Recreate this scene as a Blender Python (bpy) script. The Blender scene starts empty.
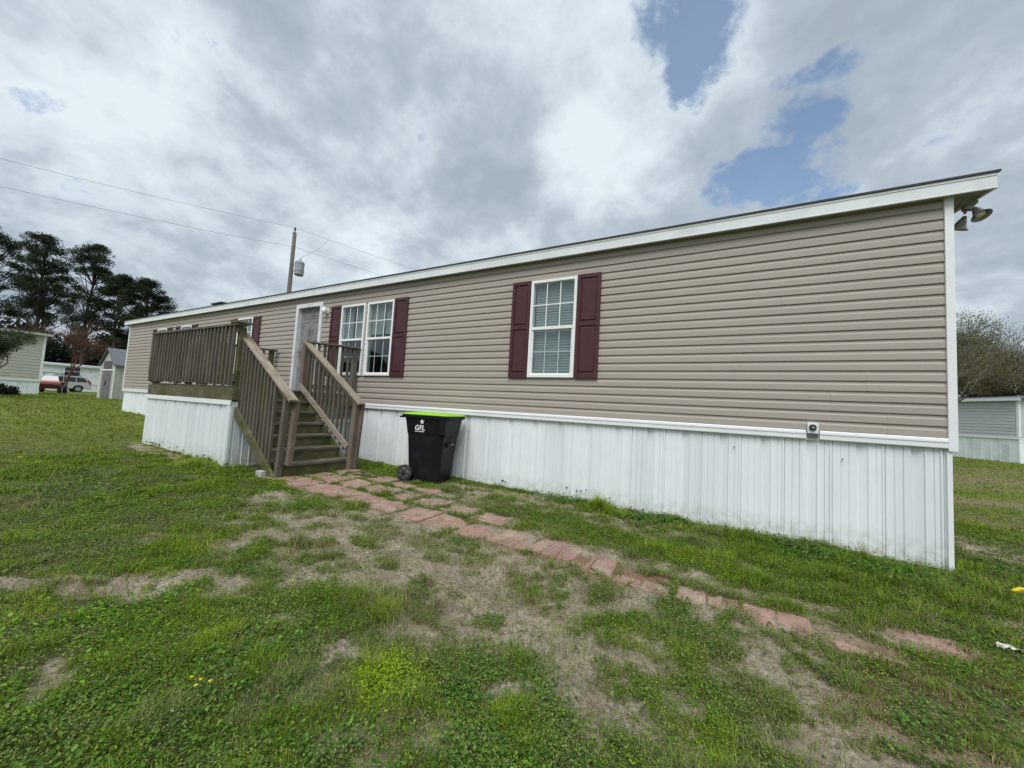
import bpy, math, random
import numpy as np
from mathutils import Vector, Matrix
R = math.radians
random.seed(7)
rng = np.random.default_rng(7)
scene = bpy.context.scene
COL = scene.collection

# ------------------------------------------------------------------ camera (eye level is z = 0)
cam_d = bpy.data.cameras.new('camera'); cam = bpy.data.objects.new('camera', cam_d); COL.objects.link(cam)
cam_d.sensor_width = 36.0; cam_d.lens = 36.0*385/1024; cam_d.clip_start = 0.05; cam_d.clip_end = 3000
vx = -Vector((-678, -13, 385)).normalized()
vz = Vector((332, -5761, 385)); vz = (vz - vx*vz.dot(vx)).normalized()
vy = vz.cross(vx)
# rows = world axes expressed in (right, down, forward)
Mr = Matrix((vx, vy, vz))
right = Vector(Mr.col[0]); down = Vector(Mr.col[1]); fwd = Vector(Mr.col[2])
mw = Matrix((right, -down, -fwd)).transposed().to_4x4()
cam.matrix_world = mw
scene.camera = cam

# ------------------------------------------------------------------ world: nishita sky behind broken cloud
SUN_EL, SUN_AZ = 56.0, 163.0          # azimuth clockwise from +Y
W = bpy.data.worlds.new('World'); scene.world = W; W.use_nodes = True
nt = W.node_tree; N = nt.nodes; L = nt.links; N.clear()
def wn(t, **k):
    n = N.new(t)
    for a, b in k.items(): setattr(n, a, b)
    return n
def wmath(op, a, b=None, c=None, clamp=False):
    n = wn('ShaderNodeMath', operation=op, use_clamp=clamp)
    for i, v in enumerate((a, b, c)):
        if v is None: continue
        if isinstance(v, (int, float)): n.inputs[i].default_value = v
        else: L.new(v, n.inputs[i])
    return n.outputs[0]
def wramp(v, lo, hi, a=0.0, b=1.0):
    n = wn('ShaderNodeMapRange'); n.interpolation_type = 'SMOOTHSTEP'
    L.new(v, n.inputs[0])
    for i, q in enumerate((lo, hi, a, b)): n.inputs[i+1].default_value = q
    return n.outputs[0]
sky = wn('ShaderNodeTexSky'); sky.sky_type = 'NISHITA'; sky.sun_disc = False
sky.sun_elevation = R(SUN_EL); sky.sun_rotation = R(SUN_AZ); sky.air_density = 1.0; sky.dust_density = 1.2
tc = wn('ShaderNodeTexCoord'); sep = wn('ShaderNodeSeparateXYZ'); L.new(tc.outputs['Generated'], sep.inputs[0])
zz = wmath('ADD', wmath('MAXIMUM', sep.outputs[2], 0.0), 0.42)
cb = wn('ShaderNodeCombineXYZ')
L.new(wmath('DIVIDE', sep.outputs[0], zz), cb.inputs[0]); L.new(wmath('DIVIDE', sep.outputs[1], zz), cb.inputs[1])
def wnoise(scale, det, rough, dist=0.0, off=(0, 0, 0)):
    m = wn('ShaderNodeMapping'); m.inputs['Location'].default_value = off
    L.new(cb.outputs[0], m.inputs[0])
    n = wn('ShaderNodeTexNoise'); n.inputs['Scale'].default_value = scale; n.inputs['Detail'].default_value = det
    n.inputs['Roughness'].default_value = rough; n.inputs['Distortion'].default_value = dist
    L.new(m.outputs[0], n.inputs['Vector']); return n.outputs['Fac']
n1 = wnoise(1.7, 8, .55, .12, (3.1, 1.7, 0))
n2 = wnoise(4.2, 9, .60, .15, (7.3, 2.2, 1))
n3 = wnoise(.55, 3, .5, .2, (1.3, 9.2, 4))
n4 = wnoise(10.0, 7, .62, .2, (2.3, 5.2, 2))
def blob(d, lo, hi):
    v = wn('ShaderNodeVectorMath', operation='DOT_PRODUCT'); L.new(tc.outputs['Generated'], v.inputs[0])
    v.inputs[1].default_value = Vector(d).normalized()
    return wramp(v.outputs['Value'], lo, hi)
def sdir(x, y):      # a bearing in the sky measured off the view axis
    return Mr @ Vector((x-512, y-384, 385)).normalized()
SKYB = {'blue': [(690,28,9,.85),(822,75,6,.85),(800,165,7.5,.9),(705,190,6.5,.75),(745,110,17,.30),(400,30,7,.45),(430,120,8,.4),(60,150,8,.18),(260,60,8,.3)],
        'tone': [(940,110,26,-.42),(300,130,12,-.10),(480,150,11,-.15),(520,210,9,-.10),(120,60,14,.06),(50,20,14,.0),(320,75,9,.12),(620,90,12,.18),(760,20,7,.3),(860,40,7,.1),(590,160,8,.2),(500,250,7,.2),(660,190,7,.25),(180,150,10,.1),(720,60,6,.2),(980,260,8,.2)]}
def acc(lst):
    t = None
    for (x, y, r, a) in lst:
        b = wmath('MULTIPLY', blob(sdir(x, y), math.cos(R(r)), math.cos(R(r*.25))), a)
        t = b if t is None else wmath('ADD', t, b)
    return t
hole = wmath('ADD', acc(SKYB['blue']), wmath('MULTIPLY', wmath('SUBTRACT', n2, .5), 4.4))
hole = wmath('ADD', hole, wmath('MULTIPLY', wmath('SUBTRACT', n1, .5), 1.6)); hole = wmath('ADD', hole, wmath('MULTIPLY', wmath('SUBTRACT', n4, .5), 2.6))
holem = wramp(hole, .84, 1.50, 0.0, .85)
br = wmath('ADD', wmath('MULTIPLY', wmath('SUBTRACT', n1, .5), 2.1), wmath('MULTIPLY', wmath('SUBTRACT', n2, .5), 1.9))
br = wmath('ADD', br, wmath('MULTIPLY', wmath('SUBTRACT', n4, .5), .9))
br = wmath('ADD', br, acc(SKYB['tone']))
br = wmath('ADD', br, .53)
cr = wn('ShaderNodeValToRGB'); L.new(br, cr.inputs[0])
e = cr.color_ramp; e.elements[0].position = 0.0; e.elements[0].color = (.31, .365, .43, 1)
e.elements[1].position = 1.0; e.elements[1].color = (.63, .70, .75, 1)
q = e.elements.new(.35); q.color = (.38, .445, .51, 1)
q = e.elements.new(.7); q.color = (.53, .60, .655, 1)
cs = wn('ShaderNodeVectorMath', operation='SCALE'); L.new(cr.outputs[0], cs.inputs[0]); cs.inputs['Scale'].default_value = 10.0
ss = wn('ShaderNodeVectorMath', operation='MULTIPLY'); L.new(sky.outputs[0], ss.inputs[0]); ss.inputs[1].default_value = (1.35, 1.42, 1.42)
mx = wn('ShaderNodeMix', data_type='RGBA'); L.new(holem, mx.inputs[0]); L.new(cs.outputs[0], mx.inputs[6]); L.new(ss.outputs[0], mx.inputs[7])
bg = wn('ShaderNodeBackground'); bg.inputs['Strength'].default_value = 0.1
L.new(mx.outputs[2], bg.inputs[0]); wo = wn('ShaderNodeOutputWorld'); L.new(bg.outputs[0], wo.inputs[0])
try: W.cycles.sampling_method = 'MANUAL'; W.cycles.sample_map_resolution = 512
except Exception: pass

# ------------------------------------------------------------------ sun behind thin cloud
sd = bpy.data.lights.new('sun', 'SUN'); sun = bpy.data.objects.new('sun', sd); COL.objects.link(sun)
sd.energy = 2.3; sd.angle = R(38); sd.color = (1, .98, .95)
a, el = R(SUN_AZ), R(SUN_EL)
sdirv = Vector((math.sin(a)*math.cos(el), math.cos(a)*math.cos(el), math.sin(el)))
sun.rotation_euler = sdirv.to_track_quat('Z', 'Y').to_euler(); sun.location = sdirv*60
vs = scene.view_settings; vs.view_transform = 'Standard'; vs.look = 'None'; vs.gamma = 1; vs.use_curve_mapping = False
vs.exposure = 0.32

# ------------------------------------------------------------------ helpers: numeric noise, materials, mesh building
def hsh(ix, iy, s):
    n = (ix.astype(np.int64)*374761393 + iy.astype(np.int64)*668265263 + s*1274126177) & 0x7fffffff
    n = ((n ^ (n >> 13))*1274126177) & 0x7fffffff
    return ((n ^ (n >> 16)) & 0xffff)/65535.0
def vnoise(x, y, s=0):
    ix = np.floor(x); iy = np.floor(y); fx = x-ix; fy = y-iy
    fx = fx*fx*(3-2*fx); fy = fy*fy*(3-2*fy)
    a = hsh(ix, iy, s); b = hsh(ix+1, iy, s); c = hsh(ix, iy+1, s); d = hsh(ix+1, iy+1, s)
    return (a*(1-fx)+b*fx)*(1-fy) + (c*(1-fx)+d*fx)*fy
def fbm(x, y, f=1.0, o=4, s=0):
    t = 0; a = .5; n = 0
    for i in range(o):
        t = t + a*vnoise(x*f+i*17.3, y*f+i*5.1, s+i); n += a; a *= .55; f *= 2.03
    return t/n
def sstep(a, b, x):
    t = np.clip((x-a)/(b-a), 0, 1); return t*t*(3-2*t)

HWY = 5.20                         # y of the long front wall of the home
def gz(x, y):                      # height of the lawn
    x = np.asarray(x, float); y = np.asarray(y, float)
    b = np.interp(x, [-80, -60, -40, -30, -19, -10.4, -6.9, -5.5, -3, 1.8, 10, 60], [-.8, -.8, -.78, -.72, -.83, -1.02, -1.10, -1.14, -1.19, -1.25, -1.32, -1.35])
    b = b - .02*sstep(4.4, 2.5, y)*sstep(-7, -5, x)
    return b + (fbm(x, y, .9, 3, 3)-.5)*.05*sstep(.3, 1.2, np.abs(y-5.2)+.001)
def gzf(x, y): return float(gz(x, y))

def mat(name, col, rough=.6, spec=.4, var=.12, scale=6, bump=0.0, bscale=60, c2=None, c2scale=2.0, c2lo=.5, c2hi=.65, metal=0, stretch=None, coat=0):
    m = bpy.data.materials.new(name); m.use_nodes = True
    nt = m.node_tree; n = nt.nodes; l = nt.links
    p = n['Principled BSDF']; p.inputs['Roughness'].default_value = rough; p.inputs['Specular IOR Level'].default_value = spec
    p.inputs['Metallic'].default_value = metal; p.inputs['Coat Weight'].default_value = coat
    tc = n.new('ShaderNodeTexCoord'); mp = n.new('ShaderNodeMapping'); l.new(tc.outputs['Object'], mp.inputs[0])
    if stretch: mp.inputs['Scale'].default_value = stretch
    t = n.new('ShaderNodeTexNoise'); t.inputs['Scale'].default_value = scale; t.inputs['Detail'].default_value = 6; l.new(mp.outputs[0], t.inputs['Vector'])
    r = n.new('ShaderNodeMapRange'); l.new(t.outputs[0], r.inputs[0]); r.inputs[1].default_value = .3; r.inputs[2].default_value = .7
    r.inputs[3].default_value = 1-var; r.inputs[4].default_value = 1+var
    sc = n.new('ShaderNodeVectorMath'); sc.operation = 'SCALE'; l.new(r.outputs[0], sc.inputs['Scale'])
    if c2 is None: sc.inputs[0].default_value = col[:3]
    else:
        t2 = n.new('ShaderNodeTexNoise'); t2.inputs['Scale'].default_value = c2scale; t2.inputs['Detail'].default_value = 7; t2.inputs['Roughness'].default_value = .62
        l.new(mp.outputs[0], t2.inputs['Vector'])
        r2 = n.new('ShaderNodeMapRange'); l.new(t2.outputs[0], r2.inputs[0]); r2.inputs[1].default_value = c2lo; r2.inputs[2].default_value = c2hi
        mx = n.new('ShaderNodeMix'); mx.data_type = 'RGBA'; l.new(r2.outputs[0], mx.inputs[0])
        mx.inputs[6].default_value = (*col[:3], 1); mx.inputs[7].default_value = (*c2[:3], 1); l.new(mx.outputs[2], sc.inputs[0])
    l.new(sc.outputs[0], p.inputs['Base Color'])
    if bump:
        t3 = n.new('ShaderNodeTexNoise'); t3.inputs['Scale'].default_value = bscale; t3.inputs['Detail'].default_value = 5; l.new(mp.outputs[0], t3.inputs['Vector'])
        b = n.new('ShaderNodeBump'); b.inputs['Strength'].default_value = bump; b.inputs['Distance'].default_value = .01
        l.new(t3.outputs[0], b.inputs['Height']); l.new(b.outputs[0], p.inputs['Normal'])
    m['p'] = 1
    return m
def attrmat(name, attr, rough=.55, spec=.25, transl=.3):
    m = bpy.data.materials.new(name); m.use_nodes = True
    nt = m.node_tree; n = nt.nodes; l = nt.links; n.clear()
    a = n.new('ShaderNodeAttribute'); a.attribute_name = attr
    p = n.new('ShaderNodeBsdfPrincipled'); p.inputs['Roughness'].default_value = rough; p.inputs['Specular IOR Level'].default_value = spec
    l.new(a.outputs['Color'], p.inputs['Base Color'])
    t = n.new('ShaderNodeBsdfTranslucent'); l.new(a.outputs['Color'], t.inputs[0])
    mx = n.new('ShaderNodeMixShader'); mx.inputs[0].default_value = transl; l.new(p.outputs[0], mx.inputs[1]); l.new(t.outputs[0], mx.inputs[2])
    o = n.new('ShaderNodeOutputMaterial'); l.new(mx.outputs[0], o.inputs[0]); return m

# ---- materials
M = {}
M['siding'] = mat('tan_vinyl', (.375, .330, .287), .5, .3, .06, 1.0, bump=.05, bscale=6, stretch=(.35, 1, 4.7))
M['trimw'] = mat('white_trim', (.78, .80, .80), .45, .4, .03, 5)
M['fascia'] = mat('white_fascia_metal', (.70, .73, .74), .4, .4, .05, 4, c2=(.6, .62, .6), c2scale=3, c2lo=.55, c2hi=.75)
M['shingle'] = mat('dark_shingle', (.07, .068, .07), .9, .2, .3, 40, bump=.5, bscale=90)
M['soffit'] = mat('soffit_grey', (.30, .29, .27), .6, .3, .08, 4)
M['frame'] = mat('white_window_vinyl', (.82, .83, .82), .35, .4, .02, 6)
M['shutter'] = mat('maroon_shutter_plastic', (.068, .022, .026), .5, .35, .12, 9, bump=.1, bscale=120)
M['door'] = mat('grey_weathered_door', (.25, .235, .24), .6, .3, .18, 12, c2=(.17, .155, .16), c2scale=5)
M['doorpaint'] = mat('dirty_white_door_frame', (.68, .70, .71), .5, .3, .08, 5, c2=(.5, .5, .48), c2scale=4, c2lo=.5, c2hi=.75)
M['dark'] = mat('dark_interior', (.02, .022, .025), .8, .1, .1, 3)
M['blind'] = mat('pale_blind_cloth', (.33, .37, .36), .8, .2, .06, 4)
M['metal'] = mat('galvanised_metal', (.42, .43, .44), .35, .5, .12, 12, metal=.8)
M['lampmetal'] = mat('bronze_lamp_metal', (.30, .28, .25), .4, .5, .12, 12, metal=.3)
M['glassw'] = mat('lamp_glass', (.85, .85, .82), .15, .6, .02, 4)
M['wood'] = mat('weathered_deck_wood', (.150, .130, .107), .85, .15, .32, 7, bump=.6, bscale=45, c2=(.085, .088, .05), c2scale=3.5, c2lo=.46, c2hi=.66, stretch=(1, 1, .35))
M['woodgreen'] = mat('algae_green_wood', (.15, .125, .085), .85, .15, .25, 7, bump=.5, bscale=40, c2=(.075, .088, .03), c2scale=2.5, c2lo=.4, c2hi=.58, stretch=(.6, .6, 1))
M['woodtop'] = mat('worn_tan_handrail_wood', (.30, .255, .20), .8, .2, .2, 8, bump=.4, bscale=40, c2=(.21, .17, .12), c2scale=6, stretch=(.35, 1, 1))
M['woodpost'] = mat('reddish_brown_post_wood', (.19, .145, .115), .8, .2, .22, 8, bump=.4, bscale=40, c2=(.13, .12, .08), c2scale=4)
M['concrete'] = mat('concrete_block', (.42, .41, .38), .9, .2, .15, 14, bump=.5, bscale=50)
M['binblack'] = mat('black_bin_plastic', (.006, .007, .009), .45, .22, .1, 12, bump=.12, bscale=160, c2=(.022, .021, .019), c2scale=5, c2lo=.5, c2hi=.8)
M['binlid'] = mat('lime_green_lid_plastic', (.30, .62, .035), .4, .4, .06, 7)
M['rubber'] = mat('dusty_black_wheel', (.03, .03, .03), .75, .2, .3, 14, c2=(.09, .085, .08), c2scale=12)
M['hub'] = mat('grey_wheel_hub', (.10, .10, .105), .6, .3, .2, 12)
M['logo'] = mat('white_logo_print', (.8, .82, .84), .5, .3, .03, 9)
M['brick'] = mat('pink_red_paver', (.33, .205, .172), .9, .15, .20, 7, bump=.7, bscale=60, c2=(.36, .29, .225), c2scale=4.5, c2lo=.48, c2hi=.66)
M['bark'] = mat('dark_pine_bark', (.065, .055, .048), .9, .1, .3, 8, bump=.6, bscale=14)
M['barkgrey'] = mat('grey_brown_bark', (.15, .125, .105), .9, .1, .3, 8, bump=.4, bscale=14)
M['barkred'] = mat('red_brown_twigs', (.13, .075, .055), .9, .1, .3, 8)
M['pole'] = mat('weathered_utility_pole_wood', (.135, .12, .105), .9, .1, .25, 6, bump=.4, bscale=20, stretch=(1, 1, .2))
M['tank'] = mat('grey_transformer_paint', (.30, .32, .335), .45, .4, .08, 6)
M['wire'] = mat('grey_power_wire', (.24, .25, .26), .6, .3, .02, 4)
M['nwhite'] = mat('neighbour_white_skirting', (.78, .82, .82), .55, .3, .08, 2, c2=(.6, .66, .65), c2scale=1.5)
M['nsiding'] = mat('neighbour_grey_siding', (.50, .50, .52), .55, .3, .05, 3)
M['cream'] = mat('cream_siding', (.46, .45, .39), .6, .3, .07, 3)
M['shedwall'] = mat('shed_beige_grey_wall', (.42, .41, .37), .7, .2, .08, 4)
M['sheddoor'] = mat('shed_grey_door', (.16, .155, .165), .6, .3, .15, 6)
M['shedroof'] = mat('shed_grey_shingles', (.14, .15, .17), .9, .2, .25, 14, bump=.5, bscale=30)
M['carsilver'] = mat('silver_car_paint', (.55, .55, .56), .28, .5, .02, 4, metal=.35, coat=.5)
M['carglass'] = mat('dark_car_glass', (.012, .014, .018), .08, .6, .02, 4)
M['carred'] = mat('red_tail_light', (.35, .02, .025), .25, .5, .05, 8)
M['blackpl'] = mat('black_plastic_trim', (.02, .02, .02), .6, .3, .1, 8)
M['darkred'] = mat('dark_red_body_paint', (.07, .014, .014), .4, .4, .1, 6)
M['orange'] = mat('orange_body_panel', (.42, .12, .05), .4, .4, .08, 6)
M['clearw'] = mat('hazy_windscreen_plastic', (.72, .75, .76), .25, .5, .05, 6)
M['yellowp'] = mat('yellow_plastic', (.80, .62, .02), .4, .4, .05, 6)
M['paper'] = mat('crumpled_white_paper', (.70, .68, .62), .8, .2, .1, 20)
M['flower'] = mat('yellow_petals', (.80, .66, .03), .7, .2, .08, 20)
M['grassm'] = mat('flower_stem_green', (.09, .15, .04), .6, .3, .1, 20)
M['fol'] = attrmat('foliage', 'col', .6, .2, .25)
M['grass'] = attrmat('grass_blades', 'col', .6, .12, .28)

def skirtmat(name, base, zt, zb):
    # white vinyl with rain streaks and a splash line of dirt along the lowest hand's breadth
    m = mat(name, base, .42, .4, .03, 4)
    n = m.node_tree.nodes; l = m.node_tree.links; p = n['Principled BSDF']
    src = p.inputs['Base Color'].links[0].from_socket
    g = n.new('ShaderNodeNewGeometry')
    def noi(scale, st, det=5):
        mp = n.new('ShaderNodeMapping'); mp.inputs['Scale'].default_value = st; l.new(g.outputs['Position'], mp.inputs[0])
        t = n.new('ShaderNodeTexNoise'); t.inputs['Scale'].default_value = scale; t.inputs['Detail'].default_value = det; l.new(mp.outputs[0], t.inputs['Vector']); return t.outputs[0]
    def mr(v, a, b, c, d):
        q = n.new('ShaderNodeMapRange'); l.new(v, q.inputs[0])
        for i, x in enumerate((a, b, c, d)): q.inputs[i+1].default_value = x
        return q.outputs[0]
    def mul(a, b):
        q = n.new('ShaderNodeMath'); q.operation = 'MULTIPLY'
        for i, v in enumerate((a, b)):
            if isinstance(v, float): q.inputs[i].default_value = v
            else: l.new(v, q.inputs[i])
        return q.outputs[0]
    s = n.new('ShaderNodeSeparateXYZ'); l.new(g.outputs['Position'], s.inputs[0])
    streak = mul(mr(noi(6, (1, 1, .06)), .52, .72, 0, 1), mr(noi(1.1, (1, 1, .5)), .45, .62, 0, .35))
    band = mr(noi(3.6, (1, 1, .012), 4), .46, .58, 0, .5)
    low = mul(mr(s.outputs[2], zb, zb+.28, 1, 0), mr(noi(14, (1, 1, 1)), .4, .6, .1, .7))
    for f, c in ((band, (.655, .70, .72, 1)), (streak, (.50, .51, .45, 1)), (low, (.36, .36, .24, 1))):
        x = n.new('ShaderNodeMix'); x.data_type = 'RGBA'; l.new(f, x.inputs[0]); l.new(src, x.inputs[6]); x.inputs[7].default_value = c; src = x.outputs[2]
    l.new(src, p.inputs['Base Color']); return m
M['skirt'] = skirtmat('white_ribbed_skirting', (.80, .835, .85), 0, -1.24)
M['deckskirt'] = skirtmat('white_deck_skirting', (.72, .76, .77), 0, -1.10)

def glassmat(name, tint, refl=.12):
    m = bpy.data.materials.new(name); m.use_nodes = True
    n = m.node_tree.nodes; l = m.node_tree.links; n.clear()
    t = n.new('ShaderNodeBsdfTransparent'); t.inputs[0].default_value = (*tint, 1)
    g = n.new('ShaderNodeBsdfGlossy'); g.inputs['Roughness'].default_value = .03; g.inputs[0].default_value = (.9, .95, 1, 1)
    f = n.new('ShaderNodeFresnel'); f.inputs[0].default_value = 1.5
    tcn = n.new('ShaderNodeTexCoord'); ns = n.new('ShaderNodeTexNoise'); ns.inputs['Scale'].default_value = 2.0; l.new(tcn.outputs['Object'], ns.inputs['Vector'])
    b = n.new('ShaderNodeBump'); b.inputs['Strength'].default_value = .08; b.inputs['Distance'].default_value = .02; l.new(ns.outputs[0], b.inputs['Height'])
    l.new(b.outputs[0], g.inputs['Normal'])
    geo = n.new('ShaderNodeNewGeometry'); fr_ = n.new('ShaderNodeMath'); fr_.operation = 'SUBTRACT'; fr_.inputs[0].default_value = 1.0; l.new(geo.outputs['Backfacing'], fr_.inputs[1])   # reflect on the outer face only
    a0_ = n.new('ShaderNodeMath'); a0_.operation = 'ADD'; l.new(f.outputs[0], a0_.inputs[0]); a0_.inputs[1].default_value = refl
    ad = n.new('ShaderNodeMath'); ad.operation = 'MULTIPLY'; l.new(a0_.outputs[0], ad.inputs[0]); l.new(fr_.outputs[0], ad.inputs[1])
    mx = n.new('ShaderNodeMixShader'); l.new(ad.outputs[0], mx.inputs[0]); l.new(t.outputs[0], mx.inputs[1]); l.new(g.outputs[0], mx.inputs[2])
    o = n.new('ShaderNodeOutputMaterial'); l.new(mx.outputs[0], o.inputs[0]); return m
M['glass'] = glassmat('window_glass', (.86, .90, .89), .05)

# ---- mesh builder; vertices are given in world metres, stored relative to the parent thing
ORG = {}
class MB:
    def __init__(s): s.v = []; s.f = []; s.mi = []
    def add(s, vs, fs, mi=0):
        k = len(s.v); s.v += [tuple(p) for p in vs]; s.f += [tuple(k+i for i in f) for f in fs]; s.mi += [mi]*len(fs)
    def box(s, x0, x1, y0, y1, z0, z1, mi=0):
        s.add([(x0,y0,z0),(x1,y0,z0),(x1,y1,z0),(x0,y1,z0),(x0,y0,z1),(x1,y0,z1),(x1,y1,z1),(x0,y1,z1)],
              [(0,3,2,1),(4,5,6,7),(0,1,5,4),(1,2,6,5),(2,3,7,6),(3,0,4,7)], mi); return s
    def beam(s, p, q, w, h, up=(0,0,1), mi=0):     # w across, h along up
        p = Vector(p); q = Vector(q); d = (q-p).normalized(); u = Vector(up); sd_ = d.cross(u).normalized(); u = sd_.cross(d).normalized()
        a = sd_*w/2; b = u*h/2
        s.add([p-a-b, p+a-b, p+a+b, p-a+b, q-a-b, q+a-b, q+a+b, q-a+b],
              [(0,1,2,3),(7,6,5,4),(0,4,5,1),(1,5,6,2),(2,6,7,3),(3,7,4,0)], mi); return s
    def tube(s, pts, rad, n=8, cap=True, mi=0):
        pts = [Vector(p) for p in pts]; k0 = len(s.v)
        if isinstance(rad, (int, float)): rad = [rad]*len(pts)
        for i, p in enumerate(pts):
            d = (pts[min(i+1, len(pts)-1)]-pts[max(i-1, 0)]).normalized()
            t = Vector((0,0,1)) if abs(d.z) < .9 else Vector((1,0,0))
            a = d.cross(t).normalized(); b = d.cross(a)
            for j in range(n):
                an = 2*math.pi*j/n; s.v.append(tuple(p + (a*math.cos(an)+b*math.sin(an))*rad[i]))
        for i in range(len(pts)-1):
            for j in range(n):
                A = k0+i*n+j; B = k0+i*n+(j+1) % n; s.f.append((A, B, B+n, A+n)); s.mi.append(mi)
        if cap:
            s.f.append(tuple(k0+j for j in range(n))[::-1]); s.mi.append(mi)
            s.f.append(tuple(k0+(len(pts)-1)*n+j for j in range(n))); s.mi.append(mi)
        return s
    def prism(s, poly, axis, a, b, mi=0):   # poly = list of 2-d points; axis 'x','y','z'
        def P(u, v, t): return {'x': (t, u, v), 'y': (u, t, v), 'z': (u, v, t)}[axis]
        n = len(poly)
        s.add([P(u, v, a) for u, v in poly]+[P(u, v, b) for u, v in poly],
              [tuple(range(n))[::-1], tuple(range(n, 2*n))]+[(i, (i+1) % n, (i+1) % n+n, i+n) for i in range(n)], mi); return s
    def build(s, name, m, parent=None, smooth=False, bevel=0, loc=None):
        me = bpy.data.meshes.new(name)
        o = bpy.data.objects.new(name, me); COL.objects.link(o)
        org = Vector((0,0,0))
        if parent is not None: o.parent = parent; org = ORG[parent.name]
        ol = Vector(loc)-org if loc is not None else Vector((0,0,0))
        ORG[o.name] = org+ol; o.location = ol
        sh = org+ol
        me.from_pydata([(v[0]-sh.x, v[1]-sh.y, v[2]-sh.z) for v in s.v], [], s.f)
        for q in (m if isinstance(m, (list, tuple)) else [m]): me.materials.append(q)
        if len(me.materials) > 1: me.polygons.foreach_set('material_index', s.mi)
        import bmesh
        bm = bmesh.new(); bm.from_mesh(me); bmesh.ops.recalc_face_normals(bm, faces=bm.faces); bm.to_mesh(me); bm.free()
        if smooth: me.polygons.foreach_set('use_smooth', [True]*len(me.polygons))
        if bevel:
            b = o.modifiers.new('bevel', 'BEVEL'); b.width = bevel; b.segments = 2; b.limit_method = 'ANGLE'; b.angle_limit = R(40)
        return o
def tag(o, label=None, cat=None, group=None, kind=None):
    if label: o['label'] = label
    if cat: o['category'] = cat
    if group: o['group'] = group
    if kind: o['kind'] = kind
    return o
def thing(name, loc, label, cat, group=None):
    o = bpy.data.objects.new(name, None); COL.objects.link(o); o.location = loc; o.empty_display_size = .2
    ORG[o.name] = Vector(loc); return tag(o, label, cat, group)
def npmesh(name, V, F, m, col=None, parent=None, attr='col'):
    """V (n,3); F (k,3|4) arrays or list of arrays; col (n,3) vertex colour of the leaves themselves"""
    Fs = F if isinstance(F, list) else [F]
    me = bpy.data.meshes.new(name)
    me.vertices.add(len(V)); me.vertices.foreach_set('co', V.astype(np.float32).ravel())
    nl = sum(f.size for f in Fs); npoly = sum(len(f) for f in Fs)
    me.loops.add(nl); me.polygons.add(npoly)
    me.loops.foreach_set('vertex_index', np.concatenate([f.ravel() for f in Fs]).astype(np.int32))
    st = []; k = 0
    for f in Fs:
        st.append(k+np.arange(len(f))*f.shape[1]); k += f.size
    me.polygons.foreach_set('loop_start', np.concatenate(st).astype(np.int32))
    me.update(calc_edges=True)
    if col is not None:
        a = me.color_attributes.new(attr, 'FLOAT_COLOR', 'POINT')
        c = np.ones((len(V), 4), np.float32); c[:, :3] = col; a.data.foreach_set('color', c.ravel())
    me.materials.append(m)
    o = bpy.data.objects.new(name, me); COL.objects.link(o)
    if parent is not None: o.parent = parent
    ORG[o.name] = Vector((0,0,0)) if parent is None else ORG[parent.name]
    return o

# ================================================================== GROUND
# bare soil spots: centre x, y, radius x, radius y, rotation, strength
BARE = [(-3.3,.87,.7,.13,.62,1.2),(-2.95,1.28,.6,.19,.62,1.2),(-3.6,1.6,.5,.12,.6,.5),(-4.5,2.55,.55,.32,-.4,.75),(-2.1,2.5,1.5,.82,.3,.84),(-1.5,2.05,.65,.42,.3,.8),(-3.9,2.2,.7,.35,.3,.7),(-1.0,2.3,.4,.5,.2,.75),(-3.6,2.6,.7,.4,.2,.6),(.9,2.2,.25,.2,.3,.8),(.05,2.95,.35,.14,.2,.7),(-.75,1.6,.14,.12,.4,.85),
        (-1.55,1.38,.14,.09,.4,.95),(-.8,2.75,.36,.28,.3,1.1),(-.45,2.0,.32,.40,.2,1.1),(.26,2.56,.36,.25,.3,1.2),(.42,2.3,.16,.14,.3,.8),
        (-.17,1.87,.16,.16,.2,.8),(.5,2.08,.30,.18,.4,1.1),(-2.44,.53,.08,.07,0,.9),(2.48,6.6,.3,.5,.3,.9),(.63,3.0,.26,.1,.1,.9),(1.0,3.33,.26,.1,.3,.9),
        (-2.0,4.7,1.7,.42,0,1.05),(.2,4.95,1.6,.22,0,.35),(-.9,3.15,.35,.22,0,.8),(-3.2,4.4,.8,.5,0,.6),(-4.4,3.3,1.8,.25,0,.5),(-2.9,3.0,1.6,.22,0,.7),
        (-.3,3.45,1.0,.12,0,.6),(-8.3,2.85,1.6,.12,0,.5)]
RED = [(.95,2.75,.42,.26,.5,1.0),(1.15,3.0,.5,.3,.5,.8),(.75,2.45,.3,.2,.5,.6),(-.5,3.15,1.0,.16,0,.7)]
DRY = [(6.8,17.3,5,1.6,.3,1.0),(4.3,11.2,2.2,.55,.3,1.0),(8,22,5,1.5,.2,.7),(-2.1,2.6,1.6,.9,.3,.5),(1.5,2.9,1.1,.8,.4,.7),(2.6,4.4,1.6,.8,.5,.35),(-9,0,5,1.6,.1,.25),(5,14.2,3,.5,.3,.7),(3.3,8.6,1.3,.5,.3,.5)]
BROAD = [(-2.2,.55,1.1,.55,.5,1.0),(-1.9,1.15,.8,.35,.5,.9),(-1.2,1.0,.8,.5,.3,.35),(-.85,1.45,.45,.3,.4,.9),(-.6,1.3,.3,.3,.3,.6),(.05,1.4,.3,.2,.3,.7),(-2.9,.3,.8,.5,.5,.9)]
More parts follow.
